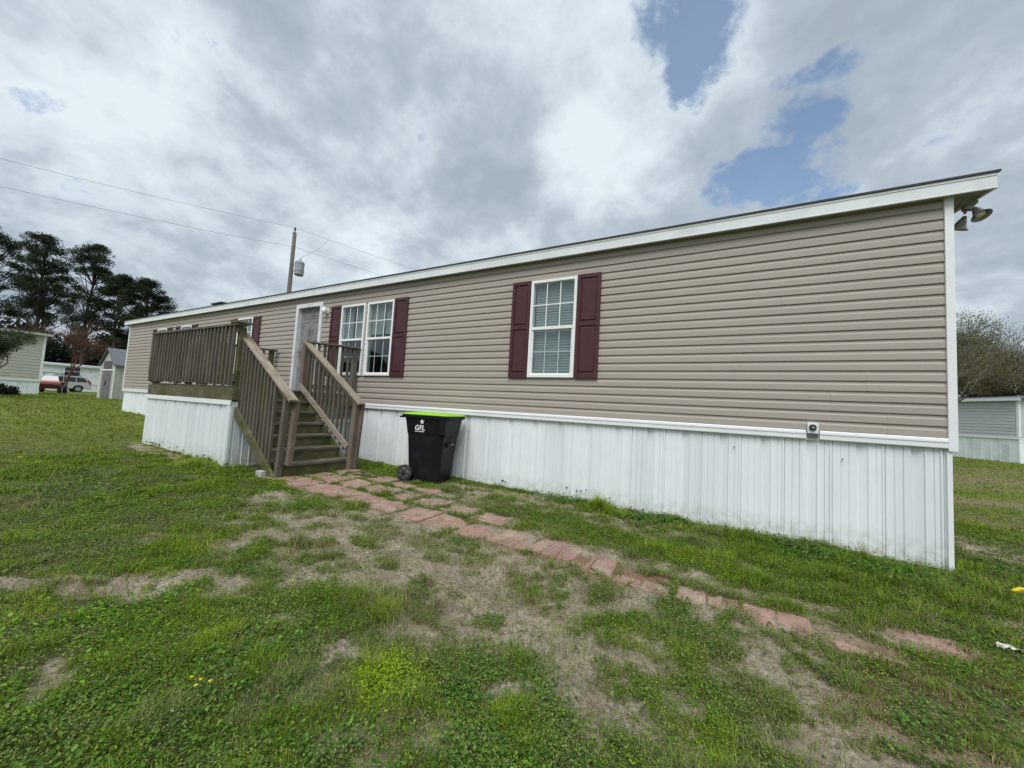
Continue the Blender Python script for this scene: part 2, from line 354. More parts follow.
LUSH = [(-.5,4.9,1.6,.35,0,.35),(.7,4.55,1.2,.5,-.1,1.0),(1.5,4.5,.6,.5,-.1,.8),(-1.33,4.93,.28,.2,0,1.3),(-6.9,2.8,.5,.25,0,.7),(-6.2,3.0,.35,.3,0,.5),(-6.1,3.6,.5,.5,0,.9),(-1.3,1.3,.16,.13,.3,.9),(-.1,3.75,1.2,.22,-.05,.6),(-3.0,1.9,.3,.14,.5,.8),(-1.9,1.75,.5,.2,.4,.6)]
def spots(lst, x, y, soft=.45):
    t = np.zeros_like(x)
    wx = x + (fbm(x, y, 2.6, 4, 11)-.5)*.5; wy = y + (fbm(x, y, 2.6, 4, 23)-.5)*.4
    for (cx, cy, rx, ry, an, s) in lst:
        c, sn = math.cos(an), math.sin(an); dx = wx-cx; dy = wy-cy
        u = (dx*c+dy*sn)/rx; v = (-dx*sn+dy*c)/ry
        t = np.maximum(t, s*sstep(1+soft, 1-soft, np.sqrt(u*u+v*v)))
    return t
def bare_at(x, y):
    b = spots(BARE, x, y)
    near = sstep(9, 4, np.hypot(x, y))
    n = fbm(x, y, 3.4, 4, 5)
    g = b*1.25 + (n-.5)*1.5*sstep(0, .35, b) + near*sstep(.60, .72, fbm(x, y, 1.7, 4, 8))*.55*sstep(-3.5, -1.5, x)
    return np.clip(g, 0, 1)

xs = np.concatenate([-8.2-np.geomspace(.08, 500, 90)[::-1], np.arange(-8.2, 4.0, .045), 4.0+np.geomspace(.05, 500, 90)])
ys = np.concatenate([-.4-np.geomspace(.1, 120, 22)[::-1], np.arange(-.4, 5.6, .045), 5.6+np.geomspace(.06, 700, 80)])
X, Y = np.meshgrid(xs, ys); xf = X.ravel(); yf = Y.ravel()
Z = gz(xf, yf); bb = bare_at(xf, yf); near = sstep(12, 6, np.hypot(xf, yf))
pm = sstep(2.98, 3.1, yf)*sstep(4.1, 4.0, yf)*sstep(-5.9, -5.7, xf)*sstep(-1.0, -1.15, xf)
pm = np.maximum(pm, sstep(2.92, 3.0, yf)*sstep(3.40, 3.30, yf)*sstep(-1.2, -1.1, xf)*sstep(1.4, 1.2, xf))
Z = Z + (1-pm)*near*((fbm(xf, yf, 6, 3, 31)-.5)*.03 + (fbm(xf, yf, 22, 2, 37)-.5)*.010) - .008*bb*(1-pm)
bb = np.maximum(bb, pm*(.25+.75*sstep(.4, .55, fbm(xf, yf, 5, 3, 39))))
V = np.stack([xf, yf, Z], 1); nx = len(xs); ny = len(ys)
ii, jj = np.meshgrid(np.arange(nx-1), np.arange(ny-1)); k = (jj*nx+ii).ravel()
F = np.stack([k, k+1, k+nx+1, k+nx], 1)
attr = np.stack([bb, np.clip(spots(DRY, xf, yf, .7), 0, 1), np.clip(spots(RED, xf, yf, .6), 0, 1)], 1)
gm = bpy.data.materials.new('lawn_soil'); gm.use_nodes = True
def ground_material(m):
    n = m.node_tree.nodes; l = m.node_tree.links; p = n['Principled BSDF']; p.inputs['Roughness'].default_value = .95; p.inputs['Specular IOR Level'].default_value = .1
    a = n.new('ShaderNodeAttribute'); a.attribute_name = 'col'; s = n.new('ShaderNodeSeparateColor'); l.new(a.outputs['Color'], s.inputs[0])
    g = n.new('ShaderNodeNewGeometry')
    def noi(sc, det=6, ro=.6):
        t = n.new('ShaderNodeTexNoise'); t.inputs['Scale'].default_value = sc; t.inputs['Detail'].default_value = det; t.inputs['Roughness'].default_value = ro
        l.new(g.outputs['Position'], t.inputs['Vector']); return t.outputs[0]
    def mr(v, a_, b_, c_=0, d_=1):
        q = n.new('ShaderNodeMapRange'); l.new(v, q.inputs[0])
        for i, x in enumerate((a_, b_, c_, d_)): q.inputs[i+1].default_value = x
        return q.outputs[0]
    def mix(f, A, B):
        x = n.new('ShaderNodeMix'); x.data_type = 'RGBA'
        if isinstance(f, float): x.inputs[0].default_value = f
        else: l.new(f, x.inputs[0])
        for i, c in ((6, A), (7, B)):
            if isinstance(c, tuple): x.inputs[i].default_value = (*c, 1)
            else: l.new(c, x.inputs[i])
        return x.outputs[2]
    def mth(op, a_, b_):
        q = n.new('ShaderNodeMath'); q.operation = op
        for i, v in enumerate((a_, b_)):
            if isinstance(v, (int, float)): q.inputs[i].default_value = v
            else: l.new(v, q.inputs[i])
        return q.outputs[0]
    green = mix(mr(noi(.35), .35, .65), (.135, .18, .032), (.185, .215, .045))
    green = mix(mr(noi(7.0), .42, .7), green, (.05, .075, .022))
    dist = n.new('ShaderNodeAttribute'); dist.attribute_name = 'thatch'
    green = mix(dist.outputs['Fac'], green, mix(mr(noi(30.0), .45, .75), (.045, .05, .022), (.11, .095, .05)))
    soil = mix(mr(noi(5.0), .35, .65), (.29, .24, .178), (.52, .455, .36))
    soil = mix(mr(noi(40.0, 8, .7), .4, .68), soil, (.13, .10, .07))
    soil = mix(s.outputs[2], soil, (.21, .095, .06))
    dry = mix(mr(noi(9.0), .3, .7), (.25, .20, .12), (.16, .15, .07))
    green = mix(mth('MULTIPLY', s.outputs[1], .85), green, dry)
    f = mr(mth('ADD', s.outputs[0], mth('MULTIPLY', mth('SUBTRACT', noi(11.0, 9, .68), .5), 2.0)), .22, .52)
    l.new(mix(f, green, soil), p.inputs['Base Color'])
    b = n.new('ShaderNodeBump'); b.inputs['Strength'].default_value = .8; b.inputs['Distance'].default_value = .025
    l.new(mth('ADD', noi(26.0, 8, .7), mth('MULTIPLY', noi(110.0, 3), .35)), b.inputs['Height']); l.new(b.outputs[0], p.inputs['Normal'])
ground_material(gm)
ground = npmesh('ground', V, F, gm, attr)
_th = ground.data.attributes.new('thatch', 'FLOAT', 'POINT'); _th.data.foreach_set('value', (sstep(14, 5, np.hypot(xf, yf))*.9).astype(np.float32))   # dark thatch colour under the blades, fading with distance from the camera
tag(ground, kind='structure')
ground.data.polygons.foreach_set('use_smooth', [True]*len(F))

# ------------------------------------------------------------------ red paver path (one structure, pavers modelled)
pv = MB()
def paver(cx, cy, w, d, rot=0, dz=0, n=4):
    z = gzf(cx, cy) + .010 + dz; tx, ty = random.uniform(-.007, .007), random.uniform(-.007, .007)
    c, s = math.cos(rot), math.sin(rot); bw = w/n
    for i in range(n):
        x0 = -w/2+i*bw+.0035; x1 = -w/2+(i+1)*bw-.0035; y0 = -d/2; y1 = d/2; jz = random.uniform(-.003, .003); ch = .008
        def T(x, y, zz): return (cx+x*c-y*s, cy+x*s+y*c, z+zz+tx*x/w*2+ty*y/d*2+jz)
        pv.add([T(x0, y0, -.06), T(x1, y0, -.06), T(x1, y1, -.06), T(x0, y1, -.06), T(x0, y0, -ch), T(x1, y0, -ch), T(x1, y1, -ch), T(x0, y1, -ch),
                T(x0+ch, y0+ch, 0), T(x1-ch, y0+ch, 0), T(x1-ch, y1-ch, 0), T(x0+ch, y1-ch, 0)],
               [(0,1,5,4),(1,2,6,5),(2,3,7,6),(3,0,4,7),(4,5,9,8),(5,6,10,9),(6,7,11,10),(7,4,8,11),(8,9,10,11)])
PAV = []
x = -5.50
while x < -1.2:
    PAV.append((x, 3.30+random.uniform(-.012, .012), .415, .42, random.uniform(-.015, .015), random.uniform(-.006, .003), 3)); x += .418
x = -5.48
while x < -1.9:
    PAV.append((x, 3.76+random.uniform(-.02, .02), .43, .40, random.uniform(-.04, .04), random.uniform(-.010, -.002), 1)); x += .45+random.uniform(0, .05)*(x > -4)
x = -5.46
while x < -3.3:
    PAV.append((x, 4.20+random.uniform(-.02, .02), .43, .40, random.uniform(-.04, .04), random.uniform(-.010, -.004), 1)); x += .455
for q in [(-.96,3.20,.36,.32,.05,-.006),(-.55,3.15,.4,.30,-.04,-.008),(-.12,3.13,.4,.26,.04,-.008),(.28,3.10,.38,.24,0,-.009),(.70,3.04,.32,.20,.06,-.011),(1.02,3.36,.36,.16,.1,-.010)]: PAV.append(q+(2,))
for q in PAV: paver(*q)
path = pv.build('path', M['brick']); tag(path, kind='structure')
def on_paver(x, y, m=0.0):
    r = np.zeros(len(x), bool)
    for (cx, cy, w, d, rot, dz, nb) in PAV:
        e_ = (fbm(x, y, 7, 3, 91)-.5)*.24+m+(.045 if cx > -1.2 else (.02 if cy > 3.6 and cx > -3.7 else 0.0))
        r |= (np.abs(x-cx) < w/2-e_*.6) & (np.abs(y-cy) < d/2-e_)
    return r

# ------------------------------------------------------------------ grass (stuff): every blade is real
DECK = (-9.98, -6.72, 3.07, 5.2)
def scatter(n_, rmin, rmax, power, th0=-62, th1=62):
    u = rng.random(n_)
    if power == 2: r = np.sqrt(rmin**2+u*(rmax**2-rmin**2))
    else: r = (rmin**power+u*(rmax**power-rmin**power))**(1/power)
    az = R(1)*(rng.uniform(th0, th1, n_)-29.66)
    return np.sin(az)*r, np.cos(az)*r, r
def blocked(x, y):
    b = (y > HWY-.01) & (y < 9.6) & (x > -19.1) & (x < 1.82)
    b |= (x > DECK[0]-.02) & (x < DECK[1]+.02) & (y > DECK[2]-.02) & (y < 5.25)
    b |= (x > -6.8) & (x < -5.5) & (y > 3.2) & (y < 4.4)
    return b
PAL = {'grass': [(.180,.305,.018),(.105,.205,.014),(.25,.36,.028),(.155,.215,.035)], 'grey': [(.22,.28,.085),(.155,.215,.055),(.26,.30,.11)],
       'lime': [(.26,.39,.02),(.30,.42,.03)], 'dry': [(.44,.37,.23),(.33,.27,.16),(.24,.21,.10)], 'broad': [(.065,.165,.018),(.10,.225,.028),(.165,.285,.045),(.07,.15,.035)]}
def pal(key, n_):
    p = np.array(PAL[key]); c = p[rng.integers(0, len(p), n_)]
    return c*rng.uniform(.62, 1.12, (n_, 1))
def blades(x, y, r):
    n_ = len(x)
    lush = np.clip(spots(LUSH, x, y, .5), 0, 1.2); dry = np.clip(spots(DRY, x, y, .7), 0, 1); red = spots(RED, x, y, .6)
    cl = fbm(x, y, 5.5, 3, 41); big = fbm(x, y, .9, 3, 47)
    h = (.016+.055*sstep(.45, .75, cl)+.022*big)*(1+1.3*lush)*rng.uniform(.5, 1.35, n_)
    h *= 1+.5*sstep(5, 20, r)
    w = np.maximum(.0028, .0010*r)*rng.uniform(.7, 1.4, n_)
    c = pal('grass', n_); sp = fbm(x, y, 1.3, 3, 53)
    g = (sp > .53) & (rng.random(n_) < .8) & (r < 9); c[g] = pal('grey', int(g.sum()))
    lm = (fbm(x, y, 2.3, 2, 59) > .70) & (rng.random(n_) < .7); c[lm] = pal('lime', int(lm.sum()))
    ll = (np.hypot(x+1.3, y-1.3)+(fbm(x, y, 14, 3, 97)-.5)*.3 < .13) | ((np.hypot((x+1.33)/.3, (y-4.93)/.22) < 1)); ll &= rng.random(n_) < .85; c[ll] = pal('lime', int(ll.sum())); h[ll] *= 1.2
    c *= (1-.25*(big[:, None]-.5))
    far = sstep(7, 16, r)[:, None]; c = c*(1-far)+np.array((.175,.225,.030))*rng.uniform(.75, 1.25, (n_, 1))*far
    d = rng.random(n_) < (.10+.65*dry+.3*bare_at(x, y)); c[d] = pal('dry', int(d.sum())); h[d] *= .7
    rd = rng.random(n_) < red*.5; c[rd] = np.array((.20,.10,.055))*rng.uniform(.7, 1.3, (int(rd.sum()), 1)); h[rd] *= .6
    az = rng.uniform(0, 2*np.pi, n_); lean = rng.uniform(.15, 1.25, n_); bend = rng.uniform(.1, .9, n_)
    dx, dy = np.cos(az), np.sin(az); px, py = -dy, dx
    z0 = gz(x, y)-.006
    V = np.empty((n_, 5, 3))
    for k_, (t, ww) in enumerate(((0, 1), (0, -1), (.55, .75), (.55, -.75), (1, 0))):
        a_ = lean*t + bend*t*t; ho = h*t*np.sin(a_*.8); hz = h*t*np.cos(a_*.8)
        V[:, k_, 0] = x+dx*ho+px*w*.5*ww; V[:, k_, 1] = y+dy*ho+py*w*.5*ww; V[:, k_, 2] = z0+hz
    b = np.arange(n_)[:, None]*5
    return V.reshape(-1, 3), b+np.array([0, 1, 3, 2]), b+np.array([2, 3, 4]), np.repeat(c, 5, 0)
def keepmask(x, y, u, lo=.93):
    b = bare_at(x, y); k_ = u > b*lo*(1-.92*sstep(.53, .66, fbm(x, y, 6.5, 3, 83)+.10*(1-b)))
    k_ &= ~blocked(x, y)
    op = on_paver(x, y, .015); k_ &= ~(op & (rng.random(len(x)) > .04))
    return k_
def join(parts):
    V = []; A = []; B = []; C = []; o_ = 0
    for v, a_, b_, c in parts: V.append(v); A.append(a_+o_); B.append(b_+o_); C.append(c); o_ += len(v)
    return np.concatenate(V), np.concatenate(A), np.concatenate(B), np.concatenate(C)
gp = []
for cnt, r0, r1, pw in ((260000, .8, 2.8, 2), (620000, 2.8, 9, .7), (260000, 9, 46, .5)):
    x, y, r = scatter(cnt, r0, r1, pw)
    k_ = keepmask(x, y, rng.random(cnt)); gp.append(blades(x[k_], y[k_], r[k_]))
# fringe along skirting and between pavers
x = rng.uniform(-5.4, 1.9, 9000); y = HWY-.02-np.abs(rng.normal(0, .07, 9000)); k_ = (fbm(x, y*0, 1.7, 3, 77) > .42) & ~blocked(x, y); gp.append(blades(x[k_], y[k_], np.hypot(x[k_], y[k_])))
x = rng.uniform(-4.2, -3.4, 2500); y = 4.25+np.abs(rng.normal(0, .12, 2500)); gp.append(blades(x, y, np.hypot(x, y)))
tx = rng.uniform(-5.5, -1.2, 70); ty = rng.choice([3.08, 3.55, 3.57, 4.0, 4.02], 70); x = np.repeat(tx, 60)+rng.normal(0, .05, 4200); y = np.repeat(ty, 60)+rng.normal(0, .03, 4200); gp.append(blades(x, y, np.hypot(x, y)))
x = -1.33+rng.normal(0, .14, 5000); y = 4.95+rng.normal(0, .08, 5000); k_ = y < 5.17; v = blades(x[k_], y[k_], np.hypot(x[k_], y[k_])); gp.append(v)
V, A, B, C = join(gp)
go = npmesh('grass', V, [A, B], M['grass'], C); tag(go, 'short green lawn grass growing over the yard', 'grass', kind='stuff')

# broad-leaved weeds
def leaves(x, y, r, key='broad', size=(.007, .019)):
    n_ = len(x); L_ = rng.uniform(*size, n_)*(1+.10*r); w = L_*rng.uniform(.45, .8, n_); az = rng.uniform(0, 2*np.pi, n_); el_ = rng.normal(.25, .4, n_)
    z0 = gz(x, y)+.006+rng.random(n_)**1.5*.035
    dx = np.cos(az)*np.cos(el_); dy = np.sin(az)*np.cos(el_); dz = np.sin(el_); px, py = -np.sin(az), np.cos(az); roll = rng.normal(0, .3, n_)
    V = np.empty((n_, 6, 3))
    for k_, (t, ww, dr) in enumerate(((0, 0, 0), (.35, 1, 0), (.8, .75, -.15), (1.05, 0, -.3), (.8, -.75, -.15), (.35, -1, 0))):
        V[:, k_, 0] = x+dx*L_*t+px*w*.5*ww; V[:, k_, 1] = y+dy*L_*t+py*w*.5*ww; V[:, k_, 2] = z0+dz*L_*t+dr*L_*.8+w*.5*ww*roll
    c = pal(key, n_); b = np.arange(n_)[:, None]*6
    return V.reshape(-1, 3), b+np.array([0, 1, 2, 3]), b+np.array([0, 3, 4, 5]), np.repeat(c, 6, 0)
wp = []
cnt = 300000
x, y, r = scatter(cnt, .8, 7.5, .9)
pr = spots(BROAD, x, y, .5)*.45*sstep(.38, .6, fbm(x, y, 4.2, 4, 63)) + sstep(.50, .64, fbm(x, y, 3.1, 4, 61))*.45 + .03
k_ = (rng.random(cnt) < pr) & keepmask(x, y, rng.random(cnt)); V_, A_, B_, C_ = leaves(x[k_], y[k_], r[k_])
k2 = np.repeat(fbm(x[k_], y[k_], 1.6, 3, 67) > .58, 6); C_[k2] *= np.array((1.5, 1.45, 1.1)); wp.append((V_, A_, B_, C_))
# taller broad leaved weed against the skirting and yellowish weed in front
for cx, cy, s_, n_ in ((-.62, 4.98, .13, 700), (-.9, 4.8, .12, 400), (.55, 4.85, .3, 1500), (1.1, 4.7, .3, 1500), (-1.9, 5.0, .3, 700)):
    x = cx+rng.normal(0, s_, n_); y = np.minimum(cy+rng.normal(0, s_*.5, n_), 5.16); v = leaves(x, y, np.hypot(x, y)*.5, 'broad', (.014, .03)); v[0][:, 2] += np.repeat(rng.uniform(0, .05, n_), 6); wp.append(v)
n_ = 1800; x = -1.28+rng.normal(0, .08, n_); y = 1.32+rng.normal(0, .08, n_); v = leaves(x, y, np.ones(n_), 'lime', (.005, .012)); v[0][:, 2] += np.repeat(rng.uniform(0, .06, n_), 6); wp.append(v)
for key, cnt, lo in (('grey', 200000, .44), ('grass', 260000, .46), ('broad', 120000, .5)):
    x, y, r = scatter(cnt, .8, 5.5, 1.1); pr = sstep(lo, lo+.12, fbm(x, y, 1.9, 4, 101+len(key)))
    k_ = (rng.random(cnt) < pr) & keepmask(x, y, rng.random(cnt)); v = leaves(x[k_], y[k_], r[k_], key, (.004, .010)); v[0][:, 2] += np.repeat(rng.uniform(0, .035, int(k_.sum()))*sstep(.4, .65, fbm(x[k_], y[k_], 6, 3, 109)), 6); wp.append(v)
V, A, B, C = join(wp)
wo_ = npmesh('weeds', V, [np.concatenate([A, B])], M['grass'], C); tag(wo_, 'dark green broad-leaved clover and weeds spread through the near lawn', 'weeds', kind='stuff')

# dead clippings and crumbs on the bare soil
cnt = 60000
x, y, r = scatter(cnt, .9, 6.5, 1.0); b_ = bare_at(x, y); k_ = (rng.random(cnt) < b_) & ~blocked(x, y); x = x[k_]; y = y[k_]; n_ = len(x)
az = rng.uniform(0, np.pi, n_); L_ = rng.uniform(.006, .024, n_); w = rng.uniform(.0006, .0016, n_); z0 = gz(x, y)+rng.uniform(.006, .02, n_)
dx, dy = np.cos(az)*L_, np.sin(az)*L_; px, py = -np.sin(az)*w, np.cos(az)*w; tz = rng.normal(0, .006, n_)
V = np.stack([np.stack([x-px, y-py, z0], 1), np.stack([x+px, y+py, z0], 1), np.stack([x+dx+px, y+dy+py, z0+tz], 1), np.stack([x+dx-px, y+dy-py, z0+tz], 1)], 1).reshape(-1, 3)
C = np.repeat(pal('dry', n_)*rng.choice([.35, .7, 1.0], (n_, 1)), 4, 0)
dl = npmesh('dead_grass', V, np.arange(n_*4).reshape(-1, 4), M['grass'], C); tag(dl, 'dry straw coloured clippings on the bare soil', 'clippings', kind='stuff')

# ================================================================== THE MOBILE HOME
HX0, HX1, HD = -19.10, 1.80, 4.3
home = thing('mobile_home', (-8.65, HWY, gzf(-8.65, 5.1)), 'long tan single-wide mobile home with maroon shutters, white metal skirting and a wooden deck', 'mobile home')
SZ0, SZ1 = -.03, 2.36
COURSE = .1065
def lap_profile(z0, z1):
    """outline (outward, z) of dutch-lap vinyl between two heights, keyed to the same courses everywhere"""
    pts = []
    k0 = math.floor((z0-SZ0)/COURSE)
    def off(f): # outward offset within a course
        if f < .05: return .0165
        if f < .58: return .0170-.002*(f-.05)/.53
        if f < .70: return .0150-.009*(f-.58)/.12
        return .006-.006*(f-.70)/.30
    k_ = k0
    while SZ0+k_*COURSE < z1-1e-6:
        for f in (0.0, .05, .58, .64, .70, .85, 1.0):
            z = SZ0+(k_+f)*COURSE
            if z0-1e-6 <= z <= z1+1e-6:
                pts.append((off(f if f < 1 else .999), z))
        k_ += 1
    if pts[0][1] > z0+1e-5: pts.insert(0, (off(((z0-SZ0)/COURSE) % 1), z0))
    if pts[-1][1] < z1-1e-5: pts.append((off(((z1-SZ0)/COURSE) % 1), z1))
    return pts
def lap_panel(mb, x0, x1, z0, z1, y, sgn=-1):
    pts = lap_profile(z0, z1)
    # vinyl panels are 3.7 m long: break them with a tiny overlap
    n = len(pts); vs = [(x0, y+sgn*o, z) for o, z in pts]+[(x1, y+sgn*o, z) for o, z in pts]
    mb.add(vs, [(i, i+1, n+i+1, n+i) for i in range(n-1)])
WIN = [(-2.69, -1.95, .505, 1.99), (-6.37, -5.63, .51, 1.985), (-7.18, -6.44, .51, 1.985), (-11.42, -10.68, .52, 2.0), (-14.84, -14.12, .52, 2.0), (-16.57, -15.85, .52, 2.0)]
DOOR = (-8.72, -7.92, .13, 2.05)
sw = MB(); holes = sorted(WIN+[DOOR]); x = HX0
for (a0, a1, z0, z1) in holes:
    lap_panel(sw, x, a0, SZ0, SZ1, HWY)
    if z0 > SZ0: lap_panel(sw, a0, a1, SZ0, z0, HWY)
    lap_panel(sw, a0, a1, z1, SZ1, HWY); x = a1
lap_panel(sw, x, HX1-.01, SZ0, SZ1, HWY)
lap_panel(sw, HX0, HX1, SZ0, SZ1, HWY+HD, 1)
RZ = .17
ridge_z = SZ1+RZ*HD/2
sw.add([(HX1, HWY, SZ0), (HX1, HWY+HD, SZ0), (HX1, HWY+HD, SZ1), (HX1, HWY+HD/2, ridge_z-.02), (HX1, HWY, SZ1)], [(0,1,2,3,4)])
sw.add([(HX0, HWY, SZ0), (HX0, HWY+HD, SZ0), (HX0, HWY+HD, SZ1), (HX0, HWY+HD/2, ridge_z-.02), (HX0, HWY, SZ1)], [(0,1,2,3,4)])
rs = random.Random(5); k_ = 0        # staggered panel overlaps, two courses to a panel
while SZ0+k_*COURSE*2 < SZ1-.3:
    xs_ = HX0+rs.uniform(.5, 3.6); za = SZ0+k_*COURSE*2; zb = min(za+COURSE*2, SZ1)
    while xs_ < HX1-.3:
        if not any(a0-.05 < xs_+.02 and xs_ < a1+.05 and za < z1+.05 and zb > z0-.05 for (a0, a1, z0, z1) in holes):
            pts = lap_profile(za+.001, zb-.001); n = len(pts)
            sw.add([(xs_, HWY-o-.0022, z) for o, z in pts]+[(xs_+.035, HWY-o-.0004, z) for o, z in pts], [(i, i+1, n+i+1, n+i) for i in range(n-1)])
            sw.add([(xs_, HWY-o-.0022, z) for o, z in pts]+[(xs_, HWY-o+.0004, z) for o, z in pts], [(i, i+1, n+i+1, n+i) for i in range(n-1)])
        xs_ += 3.66-rs.uniform(.02, .06)
    k_ += 1
sw.build('siding_wall', M['siding'], home)
# floor + room partitions so that the inside is dark and closed
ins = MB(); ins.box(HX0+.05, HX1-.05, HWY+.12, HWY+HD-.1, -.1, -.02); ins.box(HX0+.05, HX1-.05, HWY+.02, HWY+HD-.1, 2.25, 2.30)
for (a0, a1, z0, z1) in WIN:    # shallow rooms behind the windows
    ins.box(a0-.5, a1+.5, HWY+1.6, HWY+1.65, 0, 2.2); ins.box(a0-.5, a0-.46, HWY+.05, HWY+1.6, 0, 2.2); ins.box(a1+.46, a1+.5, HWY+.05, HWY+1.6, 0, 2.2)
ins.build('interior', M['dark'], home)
# corner posts
for cx, s_ in ((HX1, 1), (HX0, -1)):
    c_ = MB(); x0, x1 = sorted((cx+s_*.047, cx-s_*.018)); c_.box(x0, x1, HWY-.030, HWY+.075, -.155 if s_ > 0 else -.11, SZ1-.02); c_.build('corner_post', M['trimw'], home, bevel=.004)
# starter trim over the skirting: broken where the outlet sits
for (x0, x1) in ((HX0+.08, .712), (.828, HX1-.020)):
    t = MB(); t.prism([(HWY-.034, -.045), (HWY-.028, -.035), (HWY-.002, -.033), (HWY-.002, -.13), (HWY-.030, -.13), (HWY-.034, -.122)], 'x', x0, x1)
    t.box(x0, x1, HWY-.040, HWY-.034, -.074, -.058); t.build('trim_board', M['trimw'], home)
# skirting: ribbed panels down to the soil
def skirt_wave(u, k=0):   # outward offset along the run: two broad flats and narrow ribs every 0.40 m
    p = (u % .40)
    ribs = ((.00, .03), (.115, .02), (.20, .03), (.315, .02))
    for c, w_ in ribs:
        if c <= p < c+w_: return .012
    return 0.0
PROF = [(.000, .0), (.004, -.012), (.009, .0), (.065, .0), (.070, -.007), (.075, .0), (.130, .0), (.135, -.009), (.140, .0), (.190, .002), (.205, -.022), (.280, -.004), (.287, .006), (.300, .001), (.345, .0), (.349, -.007), (.353, .0), (.385, .0), (.392, .009), (.405, .009)]
def skirt_run(mb, p, q, ztop, zoff=0, out=(0, -1), jitter=True):
    p = Vector(p); q = Vector(q); Ln = (q-p).length; d = (q-p)/Ln; us = [(0.0, 0.0)]
    base = random.uniform(-.3, 0)
    while base < Ln:
        k_ = random.uniform(.6, 1.2)
        for c, o_ in PROF:
            if 0 < base+c < Ln: us.append((base+c, o_*k_))
        base += .41
    us.append((Ln, 0.0)); k0 = len(mb.v)
    for u, o_ in us:
        pt = p+d*u; bow = .006*math.sin(u*2.1)+.005*math.sin(u*5.3+1)+.004
        zb = gzf(pt.x, pt.y)-.02
        mb.v.append((pt.x+out[0]*o_, pt.y+out[1]*o_, ztop)); mb.v.append((pt.x+out[0]*(o_+bow), pt.y+out[1]*(o_+bow), zb))
    for i in range(len(us)-1):
        mb.f.append((k0+2*i, k0+2*i+1, k0+2*i+3, k0+2*i+2)); mb.mi.append(0)
sk = MB(); skirt_run(sk, (HX0+.05, HWY+.010), (HX1-.02, HWY+.010), -.128)
skirt_run(sk, (HX1-.02, HWY+.010), (HX1-.02, HWY+HD), -.10, out=(1, 0)); skirt_run(sk, (HX0+.05, HWY+.010), (HX0+.05, HWY+HD), -.10, out=(-1, 0)); skirt_run(sk, (HX0, HWY+HD), (HX1, HWY+HD), -.10, out=(0, 1))
sk.box(.712, .828, HWY-.004, HWY-.001, -.14, -.06)
sk.build('skirting', M['skirt'], home)
t = MB(); t.box(HX1-.026, HX1+.012, HWY-.012, HWY+.03, gzf(1.8, 5.2)-.03, -.157); t.build('skirting_corner', M['trimw'], home, bevel=.003)
# chewed holes and dark plugs along the foot of the skirting
dm = MB()
for (px_, zo, w_, h_) in [(-3.03,.10,.035,.018),(-2.98,.09,.022,.012),(-1.98,.16,.016,.03),(-1.83,.14,.012,.035),(-1.77,.15,.018,.016),(-1.70,.17,.011,.03),(-1.53,.11,.016,.02),(-1.37,.12,.013,.025),(-2.05,.03,.03,.012),(-1.09,.05,.016,.026),(-.94,.05,.016,.045),(-2.25,.06,.01,.016),(.25,.05,.01,.03),(.30,.04,.014,.016),(.45,.03,.01,.03),(.64,.03,.012,.02),(.05,.95,.012,.01),(1.02,.93,.014,.01),(-4.95,.1,.02,.02),(-4.4,.06,.02,.02),(-.2,.05,.012,.03)]:
    z = gzf(px_, 5.15)+zo; n_ = 7
    poly = [(px_+w_/2*math.cos(j*2*math.pi/n_)*random.uniform(.7, 1.2), z+h_/2*math.sin(j*2*math.pi/n_)*random.uniform(.7, 1.2)) for j in range(n_)]
    dm = MB(); dm.prism(poly, 'y', HWY-.016, HWY+.004); dm.build('skirting_hole', M['blackpl'], home)
# dark gap under skirting
# roof
OV, GO = .10, .30
yf0 = HWY-OV; zf = 2.435
rf = MB(); zr = zf+RZ*(HD/2+OV)
rf.prism([(yf0-.025, zf-.004), (yf0-.025, zf+.016), (HWY+HD/2, zr+.024), (HWY+HD+OV+.025, zf+.016), (HWY+HD+OV+.025, zf-.004), (HWY+HD/2, zr)], 'x', HX0-GO-.02, HX1+GO+.02)
roof = rf.build('roof', M['shingle'], home)
fb = MB(); fb.box(HX0-GO, HX1+GO, yf0-.008, yf0+.012, zf-.150, zf-.006); fb.box(HX0-GO, HX1+GO, yf0-.014, yf0-.008, zf-.030, zf-.007); fb.box(HX0-GO, HX1+GO, yf0-.013, yf0-.008, zf-.150, zf-.140)
fb.build('fascia', M['fascia'], roof)
for s_, xe in ((1, HX1+GO), (-1, HX0-GO)):
    fr = MB()
    for a_, b_ in (((yf0+.012, zf), (HWY+HD/2, zr)), ((HWY+HD+OV, zf), (HWY+HD/2, zr))):
        x0, x1 = sorted((xe, xe-s_*.02)); fr.prism([(a_[0], a_[1]-.006), (b_[0], b_[1]-.006), (b_[0], b_[1]-.15), (a_[0], a_[1]-.15)], 'x', x0, x1)
    fr.build('rake_board', M['fascia'], roof)
    so = MB(); x0, x1 = sorted((xe-s_*.021, xe-s_*(GO-.002)))
    for a_, b_ in (((yf0+.013, zf), (HWY+HD/2, zr)), ((HWY+HD+OV, zf), (HWY+HD/2, zr))):
        so.prism([(a_[0], a_[1]-.118), (b_[0], b_[1]-.118), (b_[0], b_[1]-.13), (a_[0], a_[1]-.13)], 'x', x0, x1)
    so.build('soffit', M['soffit'], roof)
so = MB(); so.box(HX0-GO+.02, HX1-.002, yf0+.013, HWY-.002, zf-.142, zf-.132); so.build('soffit', M['soffit'], roof)
vt = MB(); vt.box(-14.6, -14.1, 5.85, 6.15, 2.5, 2.84); vt.box(-14.7, -14.0, 5.80, 6.20, 2.84, 2.885); vt.build('roof_vent', M['shingle'], roof, bevel=.01)
vt = MB(); vt.tube([(-17.2, 5.7, 2.45), (-17.2, 5.7, 2.68)], .05, 10); vt.build('vent_pipe', M['blackpl'], roof)

